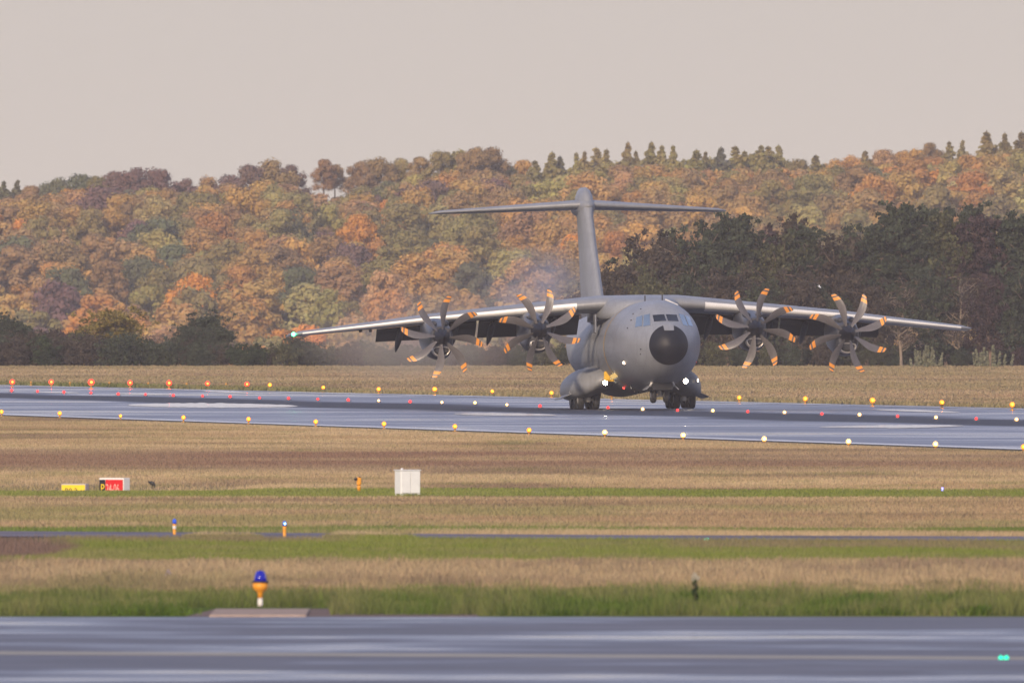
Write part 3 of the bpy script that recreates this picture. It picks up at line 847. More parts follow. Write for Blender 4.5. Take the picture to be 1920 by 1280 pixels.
for (c, wd), lst in cnts.items():
    for j, o in enumerate(lst):
        o['label'] = f'{c} hedge shrub {wd}' + (f', {ORD[j]} of {len(lst)} from left' if len(lst) > 1 else '')
# low shrubs in front of the right tree line
RS = [(1340, 640, DO, 'olive shrub at the foot of the trees beside the fuselage'), (1385, 650, DG, 'dark green shrub under the inner right propeller'), (1440, 655, DO, 'olive shrub right of the inner right propeller'), (1490, 650, DG, 'dark green shrub between the right propellers'),
      (1545, 645, DB, 'dark brown shrub behind the outer right propeller'), (1598, 622, (.07, .075, .035), 'broad green shrub right of the outer right propeller'), (1650, 645, (.065, .07, .035), 'green shrub below the right wing'), (1800, 655, DG, 'dark green shrub between the two pale plumes'), (1915, 650, DP, 'purplish shrub at the right edge'), (1672, 662, DG, 'low dark shrub left of the pale plumes')]
for i, (px, tp, c, lab) in enumerate(RS):
    plant(P_BUSH[i % 4], px, tp, 691, 3032 + 3 * (i % 3), c, lab, 'shrub', 'low shrubs below the right tree line', .8)
ux = 1115; i = 0; ul = []
while ux < 1975:
    c = rh.choice([DG, DB, DG, DO]); tp = 628 + rh.random() * 22
    ul.append((c, plant(P_BUSH[i % 4], ux, tp, 690, 3056 + rh.random() * 24, c, None, 'shrub', 'undergrowth shrubs among the trunks of the right tree line', .8 + .3 * rh.random())))
    ux += 24 + rh.random() * 8; i += 1
for j, (c, o) in enumerate(ul):
    o['label'] = f'{cw[c]} undergrowth shrub among the trunks, ' + (ORD[j] + ' from fuselage side' if j < len(ul) // 2 else ORD[len(ul) - 1 - j] + ' from right edge') + ', right tree line'
def plume(px, top, wpx, n, lab, seed):
    r = np.random.default_rng(seed); cs = []; rs = []
    Yp = 3020; s = F / Yp
    H_ = (692 - top) / s; W_ = wpx / s
    for i in range(n):
        x = (r.random() - .5) * W_; hh = H_ * (.45 + .55 * r.random()) * (1 - .5 * abs(x) / W_)
        lx = x * .25
        for z in np.arange(.1, hh, .16):
            cs.append((x + lx * z / H_, (r.random() - .5) * .8, z)); rs.append(.13 * (1.25 - z / hh) + .03)
    V, C = leaf_cloud(cs, rs, 26, .12, r, 1.5, .3, var=.3)
    o = empty('plume_shrub', (*at(px, 692, Yp).xy, 0))
    l = link('foliage', np_mesh('foliage', V, np.arange(len(V)).reshape(-1, 4), C, [M_LEAF]), o); l.color = (.26, .26, .17, 1)
    tag(o, lab, 'shrub', 'pale plumed shrubs under the trees')
plume(1735, 648, 60, 17, 'pale grey green shrub with upright plumes, left of two', 1)
plume(1862, 646, 70, 19, 'pale grey green shrub with upright plumes, right of two', 2)

# ------------------------------------------------------------------ the aircraft
PX = 18.2                         # main gear station behind the nose
A_Y = ground_y(767.5)
plane = empty('transport_aircraft', ((1186 - 960) / F * A_Y, A_Y, .03), (math.radians(-1.9), math.radians(-.5), math.radians(7.45)))
tag(plane, 'grey four engined military transport aircraft landing on the wet runway with nose wheel still raised', 'aircraft')

def paint_mat(name, col, rough=.42, streak=.12):
    m = bpy.data.materials.new(name); m.use_nodes = True
    t = m.node_tree; b = t.nodes['Principled BSDF']; L = t.links.new
    tcn = t.nodes.new('ShaderNodeTexCoord')
    n = t.nodes.new('ShaderNodeTexNoise'); n.inputs['Scale'].default_value = .6; n.inputs['Detail'].default_value = 6
    L(tcn.outputs['Object'], n.inputs['Vector'])
    mp = t.nodes.new('ShaderNodeMapping'); mp.inputs['Scale'].default_value = (2.5, 2.5, .5)
    L(tcn.outputs['Object'], mp.inputs[0])
    n2 = t.nodes.new('ShaderNodeTexNoise'); n2.inputs['Scale'].default_value = 1.6; n2.inputs['Detail'].default_value = 5
    L(mp.outputs[0], n2.inputs['Vector'])
    a = t.nodes.new('ShaderNodeMath'); a.operation = 'ADD'; L(n.outputs[0], a.inputs[0]); L(n2.outputs[0], a.inputs[1])
    mr = t.nodes.new('ShaderNodeMapRange'); mr.inputs[1].default_value = .7; mr.inputs[2].default_value = 1.3; mr.inputs[3].default_value = 1 - streak; mr.inputs[4].default_value = 1 + streak
    L(a.outputs[0], mr.inputs[0])
    # panel joints every few metres
    br = t.nodes.new('ShaderNodeTexBrick'); br.inputs['Scale'].default_value = .55; br.inputs['Mortar Size'].default_value = .006
    br.inputs['Color1'].default_value = (1, 1, 1, 1); br.inputs['Color2'].default_value = (.95, .95, .95, 1); br.inputs['Mortar'].default_value = (.84, .84, .84, 1)
    mp2 = t.nodes.new('ShaderNodeMapping'); mp2.inputs['Rotation'].default_value = (math.radians(90), 0, math.radians(90))
    L(tcn.outputs['Object'], mp2.inputs[0]); L(mp2.outputs[0], br.inputs['Vector'])
    v = t.nodes.new('ShaderNodeVectorMath'); v.operation = 'SCALE'; v.inputs[0].default_value = col
    L(mr.outputs[0], v.inputs['Scale'])
    v2 = t.nodes.new('ShaderNodeVectorMath'); v2.operation = 'MULTIPLY'; L(v.outputs[0], v2.inputs[0]); L(br.outputs['Color'], v2.inputs[1])
    L(v2.outputs[0], b.inputs['Base Color'])
    b.inputs['Roughness'].default_value = rough
    return m
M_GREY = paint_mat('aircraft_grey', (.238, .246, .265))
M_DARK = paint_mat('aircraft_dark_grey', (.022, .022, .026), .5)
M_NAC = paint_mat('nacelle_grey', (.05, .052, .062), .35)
M_RADOME = mat('radome_black', (.007, .007, .012), .5, spec=.3, var=.15, vscale=1)
M_METAL = mat('bare_leading_edge', (.74, .73, .71), .4, metal=.05, var=.1, vscale=.8)
M_GLASS = mat('cockpit_glass', (.006, .007, .012), .25, spec=.25)
M_GLASSB = mat('side_glass_sky_tint', (.33, .40, .44), .2, metal=.8)  # pale blue tint stands in for sky reflected in the panes
M_TYRE = mat('tyre_rubber', (.018, .018, .02), .75)
M_HUB = mat('wheel_hub', (.42, .40, .37), .4, metal=.3)
M_BLADE = mat('blade_grey', (.11, .10, .10), .4, var=.15, vscale=4)
M_ORANGE = mat('blade_stripe_orange', (.80, .30, .04), .45)
M_YEL = mat('safety_yellow', (.72, .42, .02), .5, var=.1)
M_STRUT = mat('gear_strut_white', (.62, .60, .57), .35)
M_BLACK = mat('opening_shade', (.01, .01, .012), .8)  # near-black colour painted for the shade inside openings
def lamp_mat(name, col, es): return mat(name, col, .4, emit=col, es=es)
M_LAND = lamp_mat('landing_light_on', (1.0, .86, .62), 60)
M_LAND2 = lamp_mat('taxi_light_on', (1.0, .78, .52), 6)
M_NAVG = lamp_mat('green_navigation_light_on', (.05, 1.0, .35), 18)
M_BEAC = lamp_mat('red_beacon_on', (1.0, .05, .04), 3)

FS = np.array([  # station, half width, top z, bottom z, centre z
    [0.0, .02, 3.52, 3.48, 3.5], [.06, .36, 3.88, 3.13, 3.5], [.22, .70, 4.22, 2.79, 3.5], [.48, 1.0, 4.54, 2.50, 3.52], [.8, 1.24, 4.80, 2.26, 3.54], [1.2, 1.47, 5.02, 2.02, 3.56], [1.7, 1.71, 5.22, 1.78, 3.6],
    [2.3, 1.95, 5.52, 1.56, 3.64], [3.0, 2.19, 5.95, 1.37, 3.68], [3.7, 2.38, 6.25, 1.23, 3.72], [4.6, 2.55, 6.42, 1.1, 3.74], [6.0, 2.72, 6.53, .98, 3.75], [8.0, 2.82, 6.57, .93, 3.75], [14, 2.82, 6.57, .93, 3.75],
    [24, 2.82, 6.57, .93, 3.75], [26.5, 2.80, 6.57, 1.2, 3.8], [30, 2.6, 6.57, 2.0, 4.1], [35, 2.0, 6.5, 3.4, 4.8], [40, 1.15, 6.35, 4.75, 5.45], [43.3, .4, 6.15, 5.55, 5.85], [44.2, .1, 6.0, 5.8, 5.9]])
def fsec(s): return [float(np.interp(s, FS[:, 0], FS[:, i])) for i in range(1, 5)]
def fpoint(s, th, off=0.0):
    w_, t_, b_, c_ = fsec(s)
    h_ = (t_ - c_) if math.sin(th) >= 0 else (c_ - b_)
    return (math.cos(th) * (w_ + off), s - PX, c_ + math.sin(th) * (h_ + off))
def ring(s, n=48, off=0.0, th0=0.0): return [fpoint(s, 2 * PI * i / n, off) for i in range(n)]
stations = [s for s in np.concatenate([np.array([0, .06, .13, .22, .34, .48, .64, .8]), np.arange(1.0, 8.1, .35), np.arange(8.5, 24, 1.5), np.arange(24, 44.3, 1.0)])]
mb = MB(); mb.rings([ring(s) for s in stations if s >= .8 - 1e-6], 0, (False, True))
fuselage = mb.build('fuselage', M_GREY, plane)
mb = MB(); mb.rings([ring(s) for s in stations if s <= .8 + 1e-6], 0, (True, False))
radome = mb.build('radome', M_RADOME, plane); radome['label'] = 'matt black round radome on the nose'

def front_s(x, z):
    """station where the fuselage skin passes through lateral x and height z, seen from ahead"""
    a, b = 0.0, 9.0
    for _ in range(40):
        m_ = (a + b) / 2; w_, t_, b_, c_ = fsec(m_)
        h_ = (t_ - c_) if z >= c_ else (c_ - b_)
        if (x / w_) ** 2 + ((z - c_) / max(h_, 1e-3)) ** 2 > 1: a = m_
        else: b = m_
    return (a + b) / 2
def skin_patch(quad, off=.02, n=6):
    """panel that follows the skin; quad = four (x, z) corners in frontal view"""
    q = [Vector((*p, 0)) for p in quad]; G = []
    for i in range(n + 1):
        for j in range(n + 1):
            u, v = i / n, j / n
            p = q[0] * (1 - u) * (1 - v) + q[1] * u * (1 - v) + q[2] * u * v + q[3] * (1 - u) * v
            s = front_s(p.x, p.y)
            th_c = fsec(s)[3]
            nn = Vector((p.x, -1.6, p.y - th_c)).normalized() * off
            G.append((p.x + nn.x, s - PX + nn.y, p.y + nn.z))
    fs = [(i * (n + 1) + j, (i + 1) * (n + 1) + j, (i + 1) * (n + 1) + j + 1, i * (n + 1) + j + 1) for i in range(n) for j in range(n)]
    return G, fs
def patch_obj(name, quad, m, off=.02, parent=None):
    mb = MB(); v, f = skin_patch(quad, off); mb.add(v, f, 0, True); return mb.build(name, m, parent or plane)
for sgn in (-1, 1):
    patch_obj('windscreen', [(sgn * .05, 5.06), (sgn * .78, 5.03), (sgn * .76, 5.46), (sgn * .05, 5.50)], M_GLASS)
    for k, (a, b) in enumerate(((.94, 1.30), (1.38, 1.72))):
        patch_obj('side_window', [(sgn * (a + .1), 4.80 - .02 * k), (sgn * (b + .12), 4.74 - .02 * k), (sgn * b * .97, 5.48 - .12 * k), (sgn * a * .96, 5.55 - .08 * k)], M_GLASSB)
patch_obj('probe_panel', [(-.30, 4.42), (.30, 4.42), (.34, 4.86), (-.34, 4.86)], M_GREY, .03)
# thin warning stripe round the fuselage in the propeller plane
mb = MB(); mb.rings([ring(10.32, 64, .02), ring(10.5, 64, .02)], 0, (False, False))
st = mb.build('warning_stripe', M_YEL, plane)
# wing centre box fairing
mb = MB(); R = []
for s, w_, zt in ((11.2, 1.3, 6.5), (12.0, 2.0, 6.78), (13.0, 2.5, 6.98), (14.5, 2.75, 7.06), (17, 2.8, 7.06), (20, 2.6, 6.95), (23, 1.9, 6.7), (25, 1.0, 6.5)):
    pts = []
    for i in range(25):
        t = PI * i / 24
        cx = math.copysign(abs(math.cos(t)) ** .45, math.cos(t)); cz = abs(math.sin(t)) ** .6
        pts.append((cx * w_, s - PX, 5.6 + (zt - 5.6) * cz))
    R.append(pts)
mb.rings(R, 0, (True, True)); mb.build('wing_box_fairing', M_GREY, plane)

def airfoil(n=14, t=.15, camb=.02):
    up = []; lo = []
    for i in range(n + 1):
        x = .5 * (1 - math.cos(PI * i / n))
        y = 5 * t * (.2969 * math.sqrt(x) - .126 * x - .3516 * x * x + .2843 * x ** 3 - .1036 * x ** 4)
        c = camb * 4 * x * (1 - x)
        up.append((x, c + y)); lo.append((x, c - y))
    return up[::-1] + lo[1:-1]      # trailing edge, over the top, leading edge, underneath
WS = [(0, 7.0, 13.0, 6.58, .155), (2.6, 7.0, 13.1, 6.55, .155), (4.0, 6.75, 13.45, 6.46, .15), (6.9, 6.1, 14.1, 6.25, .145), (12.97, 4.75, 15.5, 5.8, .135), (18, 3.45, 16.95, 5.30, .125), (21.2, 2.75, 17.8, 4.98, .11), (21.85, 2.1, 18.4, 4.92, .06)]
def wst(x): return [float(np.interp(abs(x), [a[0] for a in WS], [a[i] for a in WS])) for i in range(1, 5)]
def wring(x, c0=0.0, c1=1.0, off=0.0, only=None):
    ch, le, z, t = wst(x)
    A = airfoil(14, t); P = []
    for (u, v) in A:
        P.append((x, le + u * ch - PX, z + v * ch - u * ch * .045))
    return P
xs_w = [-21.85, -21.5, -21.2, -18, -16, -12.97, -9, -6.9, -4.0, -2.6, 0, 2.6, 4.0, 6.9, 9, 12.97, 16, 18, 21.2, 21.5, 21.85]
mb = MB(); mb.rings([wring(x) for x in xs_w], 0, (True, True)); wing = mb.build('wing', M_GREY, plane)
def leading(sgn):
    mb = MB(); R = []
    for x in (4.1, 6.9, 9, 12.97, 16, 18, 21.1):
        ch, le, z, t = wst(x); A = airfoil(14, t); pts = []
        sel = A[11:18]
        for (u, v) in sel:
            # proud of the skin
            pts.append((sgn * x, le + u * ch - PX - .02, z + v * ch * 1.02 - u * ch * .045 - .01))
        # only the front and lower part of the nose
        R.append(pts[2:])
    mb.rings(R, 0, (False, False), True, closed=False)
    return mb.build('leading_edge', M_METAL, wing)
leading(-1); leading(1)
def flap(sgn, x0, x1):
    mb = MB(); R = []
    for x in np.linspace(x0, x1, 4):
        ch, le, z, t = wst(x); L_ = ch * .27; a = math.radians(42)
        s0 = le + ch * .86; z0 = z - ch * .05 - .10
        pr = [(0, .10), (.25, .16), (1, .02), (1, -.01), (.3, -.10), (0, -.06)]
        R.append([(sgn * x, s0 + p * L_ * math.cos(a) + q * math.sin(a) * .6 - PX, z0 - p * L_ * math.sin(a) + q * math.cos(a)) for p, q in pr])
    mb.rings(R, 0, (True, True), False)
    return mb.build('flap', M_DARK, wing)
for sgn in (-1, 1):
    flap(sgn, 3.2, 9.6); flap(sgn, 9.75, 16.1)
    for x in (5.0, 8.9, 11.2, 14.7):
        ch, le, z, t = wst(x); mb = MB()
        pr = [(.02, -.5), (.13, -.2), (.2, .4), (.21, 1.1), (.17, 1.9), (.09, 2.6), (.02, 3.0)]
        R = []
        for r_, d in pr:
            s_ = le + ch * .62 + d; zz = z - ch * .09 - .12 - max(0, d) * .42
            R.append([(sgn * x + r_ * math.cos(q), s_ - PX, zz + r_ * 1.35 * math.sin(q)) for q in [2 * PI * i / 12 for i in range(12)]])
        mb.rings(R, 0, (True, True)); mb.build('flap_fairing', M_DARK, wing)
ch, le, z, t = wst(21.5)
mb = MB(); mb.lathe((-21.65, le - PX - .03, z - .02), [(.02, -.10), (.09, -.07), (.12, 0), (.09, .08), (.02, .12)], 12, 0, 'y'); mb.build('navigation_light', M_NAVG, wing)
# small pods under the left wing
mb = MB(); ch, le, z, t = wst(17.2)
for d in (0, .5): mb.lathe((-17.4 + d * 1.3, le + ch * .3 - PX, z - .28), [(.02, -.25), (.09, -.1), (.09, .25), (.02, .4)], 10, 0, 'y')
mb.build('wing_pod', M_DARK, wing)

# fin and tailplane
mb = MB(); R = []
for z, le, te, th in ((6.0, 31.2, 42.0, .95), (7.2, 32.6, 42.3, .92), (9, 34.3, 42.7, .88), (11, 36.1, 43.2, .84), (12.9, 37.7, 43.7, .86), (13.7, 38.1, 44.3, 1.05), (14.3, 38.45, 44.2, .95), (14.65, 38.9, 43.6, .66), (14.85, 39.7, 42.6, .30)):
    A = airfoil(14, 1.0, 0); k = 1.0
    R.append([(v * th, le + u * (te - le) - PX, z) for u, v in A])
mb.rings(R, 0, (True, True)); fin = mb.build('tail_fin', M_GREY, plane)
mb = MB(); R = []
TS = [(0, 5.0, 38.6, 13.72, .105), (.6, 4.9, 38.8, 13.72, .105), (5, 3.5, 40.6, 13.56, .10), (9.0, 2.25, 42.2, 13.42, .085), (9.55, 1.5, 42.8, 13.38, .05)]
def tring(x):
    ch, le, z, t = [float(np.interp(abs(x), [a[0] for a in TS], [a[i] for a in TS])) for i in range(1, 5)]
    return [(x, le + u * ch - PX, z - v * ch + u * ch * .03) for u, v in airfoil(12, t * 1.25, .01)]
mb.rings([tring(x) for x in (-9.55, -9.0, -5, -.6, 0, .6, 5, 9.0, 9.55)], 0, (True, True)); tp = mb.build('tailplane', M_GREY, plane)
mb = MB(); mb.lathe((0, 38.0 - PX, 13.62), [(.05, -.1), (.4, .4), (.62, 1.4), (.68, 3.0), (.55, 4.8), (.3, 6.2), (.05, 7.2)], 20, 0, 'y'); mb.build('tail_bullet', M_GREY, fin)

# engines and propellers
def nacelle(x, zc, s0):
    """s0 = station of the propeller plane"""
    mb = MB(); R = []
    prof = [(.42, .60, .62, .62, 0), (.55, .70, .74, .95, -.05), (1.1, .82, .92, 1.22, -.1), (1.9, .90, 1.12, 1.30, -.1), (3.0, .92, 1.30, 1.25, -.05), (4.4, .86, 1.35, 1.05, 0), (6.2, .70, 1.2, .72, .1), (8.0, .42, .95, .35, .3), (9.2, .12, .6, 0, .45)]
    for d, wd, up, dn, dz in prof:
        pts = []
        for i in range(28):
            t = 2 * PI * i / 28; c, s = math.cos(t), math.sin(t)
            e = .78
            pts.append((x + math.copysign(abs(c) ** e, c) * wd, s0 + d - PX, zc + dz + math.copysign(abs(s) ** e, s) * (up if s > 0 else dn)))
        R.append(pts)
    mb.rings(R, 0, (True, True))
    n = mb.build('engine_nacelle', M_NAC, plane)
    # chin intake with a bright lip
    mb = MB(); cx, cz, cs = x, zc - .93, s0 + .42
    def oval(a, b, s_, k=20): return [(cx + a * math.cos(2 * PI * i / k), s_ - PX, cz + b * math.sin(2 * PI * i / k) + .10 * math.cos(2 * PI * i / k) ** 2) for i in range(k)]
    mb.rings([oval(.60, .36, cs + .9), oval(.60, .36, cs + .1), oval(.55, .32, cs - .02), oval(.50, .27, cs), oval(.46, .24, cs + .15)], 0, (False, False))
    i_ = mb.build('intake_lip', M_METAL2, n)
    mb = MB(); mb.add(oval(.46, .24, cs + .15), [tuple(range(20))], 0); mb.build('intake_shade', M_BLACK, n)  # flat black face painted as the shade inside the intake
    # twin cooling scoops on the top
    mb = MB()
    for q in (-.38, .38): mb.lathe((x + q, s0 + 1.2 - PX, zc + .88), [(.10, -.35), (.2, 0), (.24, .6), (.2, 1.4), (.05, 2.2)], 12, 0, 'y')
    mb.build('cooling_scoop', M_NAC, n)
    mb = MB(); mb.tube((x + .8, s0 + 4.2 - PX, zc - .25), (x + .92, s0 + 5.4 - PX, zc - .3), .24, .22, 12); mb.build('exhaust_pipe', M_DARK, n)
    return n
M_METAL2 = mat('intake_lip_metal', (.5, .46, .42), .3, metal=.7)
def blade_mesh(flip=1):
    mb = MB(); R = []; n = 14
    rr = [.42, .6, .8, 1.05, 1.3, 1.55, 1.8, 2.05, 2.2, 2.31, 2.40, 2.50, 2.60, 2.66]
    chs = [.20, .24, .33, .43, .50, .54, .54, .50, .465, .43, .395, .35, .27, .12]
    sw = [0, .0, -.02, -.05, -.07, -.07, -.04, .02, .07, .115, .155, .20, .26, .33]
    mi = [0] * 13
    for r_, c, s_ in zip(rr, chs, sw):
        beta = math.radians(14 + 38 * (1 - (r_ - .42) / 2.24))
        th = .05 * (1 - .7 * (r_ - .42) / 2.24) + .006
        pts = []
        for u, v in ((-.5, 0), (-.25, .8), (.1, 1), (.5, 0), (.1, -1), (-.25, -.8)):
            a = u * c * flip + s_ * flip; b = v * th * .5
            pts.append((a * math.cos(beta) - b * math.sin(beta) * flip, a * math.sin(beta) * flip + b * math.cos(beta), r_))
        R.append(pts)
    for i in range(len(R) - 1):
        m_ = 1 if i in (8, 9, 11) else 0
        mb.rings([R[i], R[i + 1]], m_, (i == 0, i == len(R) - 2), False)
    return mb.mesh('blade', [M_BLADE, M_ORANGE])
BL = {1: blade_mesh(1), -1: blade_mesh(-1)}
def propeller(x, zc, s0, phase, flip):
    mb = MB(); mb.lathe((0, 0, 0), [(.01, -.95), (.07, -.86), (.2, -.62), (.33, -.33), (.44, 0), (.52, .3), (.54, .41)], 24, 0, 'y')
    p = mb.build('propeller', M_RADOME, plane)
    p.location = (x, s0 - PX, zc)
    for k in range(8):
        b = link('propeller_blade', BL[flip], p)
        b.rotation_euler = (0, math.radians(phase + 45 * k), 0)
        b.location = (0, .12, 0)
    return p
ENG = [(-12.97, 4.5, 11.6, 6, 1), (-6.9, 4.82, 10.3, 20, -1), (6.9, 4.82, 10.3, 12, 1), (12.97, 4.5, 11.6, 30, -1)]
for x, zc, s0, ph, fl in ENG:
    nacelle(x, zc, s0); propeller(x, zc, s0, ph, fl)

# sponsons, landing gear
def sponson(sgn):
    mb = MB(); R = []
    for s, wd, up, dn, cx, cz in ((13.6, .12, .1, .1, 2.45, 1.75), (13.9, .55, .38, .35, 2.5, 1.72), (14.6, 1.02, .72, .62, 2.6, 1.70), (15.6, 1.38, .95, .80, 2.68, 1.68), (17, 1.52, 1.05, .85, 2.7, 1.68), (21, 1.52, 1.05, .85, 2.7, 1.68), (23.5, 1.35, .95, .7, 2.6, 1.7), (25.5, .95, .7, .4, 2.4, 1.8), (27.2, .2, .2, .1, 2.1, 2.0)):
        pts = []
        for i in range(28):
            t = 2 * PI * i / 28; c, q = math.cos(t), math.sin(t); e = .8
            pts.append((sgn * cx + math.copysign(abs(c) ** e, c) * wd, s - PX, cz + math.copysign(abs(q) ** e, q) * (up if q > 0 else dn) - .30 * math.copysign(abs(c) ** e, c) * wd * sgn))
        R.append(pts)
    mb.rings(R, 0, (True, True)); sp = mb.build('sponson', M_GREY, plane)
    # open gear door standing out from the lower edge
    mb = MB(); mb.box((0, 0, 0), (1.15, 3.6, .06), 0, Matrix.Rotation(sgn * math.radians(24), 4, 'Y') , .02)
    mb.box((sgn * -.2, -1.5, .12), (.5, .1, .14), 0, None, .02)
    d = mb.build('gear_door', M_GREY, sp); d.location = (sgn * 4.2, 18.4 - PX, .92)
    mb = MB(); mb.box((0, 0, 0), (.05, 3.4, .5), 0, Matrix.Rotation(sgn * math.radians(-12), 4, 'Y'), .02); d = mb.build('gear_door', M_DARK, sp); d.location = (sgn * 2.25, 18.4 - PX, .75)
    return sp
SPN = {s: sponson(s) for s in (-1, 1)}
def wheel(parent, x, s, r, wd, hubr, z=0):
    mb = MB()
    prof = [(hubr, -wd / 2 + .03), (r - .09, -wd / 2), (r - .03, -wd / 2 + .05), (r, -wd / 2 + .12), (r, wd / 2 - .12), (r - .03, wd / 2 - .05), (r - .09, wd / 2), (hubr, wd / 2 - .03)]
    mb.lathe((x, s - PX, r + z), prof, 28, 0, 'x', cap=(False, False))
    mb.lathe((x, s - PX, r + z), [(.03, -wd / 2 - .02), (.12, -wd / 2 + .0), (hubr, -wd / 2 + .045), (hubr, wd / 2 - .045), (.12, wd / 2), (.03, wd / 2 + .02)], 18, 1, 'x')
    return mb.build('wheel', [M_TYRE, M_HUB], parent)
tanp = math.tan(math.radians(1.9))
for sgn in (-1, 1):
    mb = MB()
    for s in (16.5, 18.2, 19.9):
        zc = .62 + (s - PX) * tanp
        mb.tube((sgn * 3.07, s - PX, zc), (sgn * 3.07, s + .35 - PX, 1.5), .12, .15); mb.tube((sgn * 2.55, s - PX, zc), (sgn * 3.6, s - PX, zc), .08)
        mb.tube((sgn * 3.07, s - .1 - PX, zc + .1), (sgn * 3.3, s - .9 - PX, 1.4), .06, .06)
        mb.box((sgn * 3.07, s - .12 - PX, zc + .02), (.3, .2, .34), 0, None, .04)
    g = mb.build('main_landing_gear', M_STRUT, plane)
    for s in (16.5, 18.2, 19.9):
        for q in (-.49, .49): wheel(g, sgn * 3.07 + q, s, .60, .40, .27, (s - PX) * tanp - sgn * 3.07 * -.0087 * -1 * 0)
mb = MB(); sN = 5.25
mb.tube((0, sN - PX, .40), (0, sN - .05 - PX, 1.7), .10, .13); mb.tube((-.4, sN - PX, .45), (.4, sN - PX, .45), .06)
mb.tube((.02, sN - .12 - PX, 1.0), (0, sN - .5 - PX, 1.6), .04)
ng = mb.build('nose_landing_gear', M_STRUT, plane)
for q in (-.42, .42): wheel(ng, q, sN, .50, .34, .22, 0.0)
for sgn in (-1, 1):
    mb = MB(); mb.box((0, 0, 0), (.05, 1.9, .62), 0, Matrix.Rotation(sgn * math.radians(-48), 4, 'Y'), .02)
    mb.box((sgn * -.1, -.85, .14), (.12, .06, .3), 1, Matrix.Rotation(sgn * math.radians(-20), 4, 'Y'))
    d = mb.build('nose_gear_door', [M_GREY, M_STRUT], ng); d.location = (sgn * .82, sN - .4 - PX, 1.02)
mb = MB(); mb.box((0, 5.0 - PX, 1.02), (1.3, 2.4, .5), 0, None, .05); mb.build('gear_bay_shade', M_BLACK, ng)  # solid black box painted as the shade of the open bay
# lamps
def disc_lamp(name, x, s, z, r_, m, parent, ry=1.0, rim=True):
    mb = MB(); R = []
    mb.lathe((0, 0, 0), [(r_ * 1.18, .10), (r_ * 1.18, -.03), (r_ * 1.02, -.05), (r_ * .98, .0)], 18, 1, 'y', cap=(True, False))
    mb.lathe((0, 0, 0), [(r_ * .98, -.01), (r_ * .7, -.05), (.01, -.07)], 18, 0, 'y', cap=(False, True))
    o = mb.build(name, [m, M_DARK], parent); o.location = (x, s - PX, z); o.scale = (1, 1, ry); return o
disc_lamp('landing_light', -2.35, 13.50, 1.55, .15, M_LAND, SPN[-1])
disc_lamp('landing_light', 2.78, 13.45, 1.60, .15, M_LAND, SPN[1])
disc_lamp('taxi_light', -2.72, 14.0, 1.72, .11, M_LAND2, SPN[-1], 1.5)
disc_lamp('taxi_light', 3.72, 14.6, 1.68, .05, M_LAND2, SPN[1], 2.2)
disc_lamp('position_light', -3.95, 15.9, 1.65, .04, M_LAND2, SPN[-1], 2.4); disc_lamp('position_light', -3.95, 15.9, 1.15, .04, M_LAND2, SPN[-1], 2.4)
patch = lambda x, z: front_s(x, z)
disc_lamp('taxi_light', -2.3, patch(-2.3, 2.55), 2.55, .10, M_LAND2, fuselage)
disc_lamp('position_light', 2.46, patch(2.46, 2.55), 2.6, .04, M_BEAC, fuselage)
mb = MB(); mb.lathe((0, 0, 0), [(.07, 0), (.065, -.05), (.04, -.09), (.01, -.1)], 12, 0, 'z'); o = mb.build('beacon', M_BEAC, fuselage); o.location = (-1.35, 12.2 - PX, 1.2)
# yellow hinged panels ahead of the left sponson
mb = MB(); mb.box((0, 0, 0), (.42, .12, .62), 0, None, .08); mb.box((.25, .05, -.28), (.5, .1, .12), 0, None, .03); o = mb.build('yellow_hatch', M_YEL, fuselage); o.location = (-2.3, 12.9 - PX, 1.95)
mb = MB(); mb.box((0, 0, 0), (.85, .08, .32), 0, Matrix.Rotation(math.radians(-30), 4, 'Y'), .03); o = mb.build('yellow_hatch', mat('pale_yellow', (.62, .48, .18), .5), fuselage); o.location = (-2.15, 9.6 - PX, 1.95)
# antennas
mb = MB()
for x, s, h_ in ((-.15, 10.5, .35), (.75, 9.0, .35)): mb.box((x, s - PX, 6.6 + h_ / 2), (.05, .3, h_), 0)
mb.build('antenna', M_DARK, fuselage)
for x, s, h_ in ((-1.3, 9, .34), (-.8, 11, .3), (-.3, 13, .2), (.55, 8, .22)):
    mb = MB(); mb.box((0, 0, -h_ / 2), (.05, .3, h_), 0, None, .01); o = mb.build('antenna', M_DARK, fuselage); o.location = (x, s - PX, fsec(s)[2] + .12 + (abs(x) ** 2) * .16)
for x, z in ((-1.75, 5.6), (-1.3, 5.9), (-2.2, 4.7), (-1.65, 3.3), (-1.65, 3.0), (-1.95, 5.2)):
    s_ = front_s(x, z); mb = MB(); mb.lathe((0, 0, 0), [(.05, .02), (.05, -.03), (.01, -.05)], 8, 0, 'y'); o = mb.build('sensor', M_DARK, fuselage); o.location = (x, s_ - PX, z)
# inlet scoop beside the wing root on the left of the fuselage and wiring door on the right
mb = MB(); mb.box((0, 0, 0), (.08, .9, 1.2), 0, None, .03); o = mb.build('root_scoop', M_GREY, fuselage); o.location = (-2.95, 13.6 - PX, 5.3)
mb = MB(); mb.box((0, 0, 0), (.9, .5, .12), 0, Matrix.Rotation(math.radians(25), 4, 'Y'), .03); o = mb.build('root_scoop', M_STRUT, fuselage); o.location = (1.75, 12.2 - PX, 6.55)

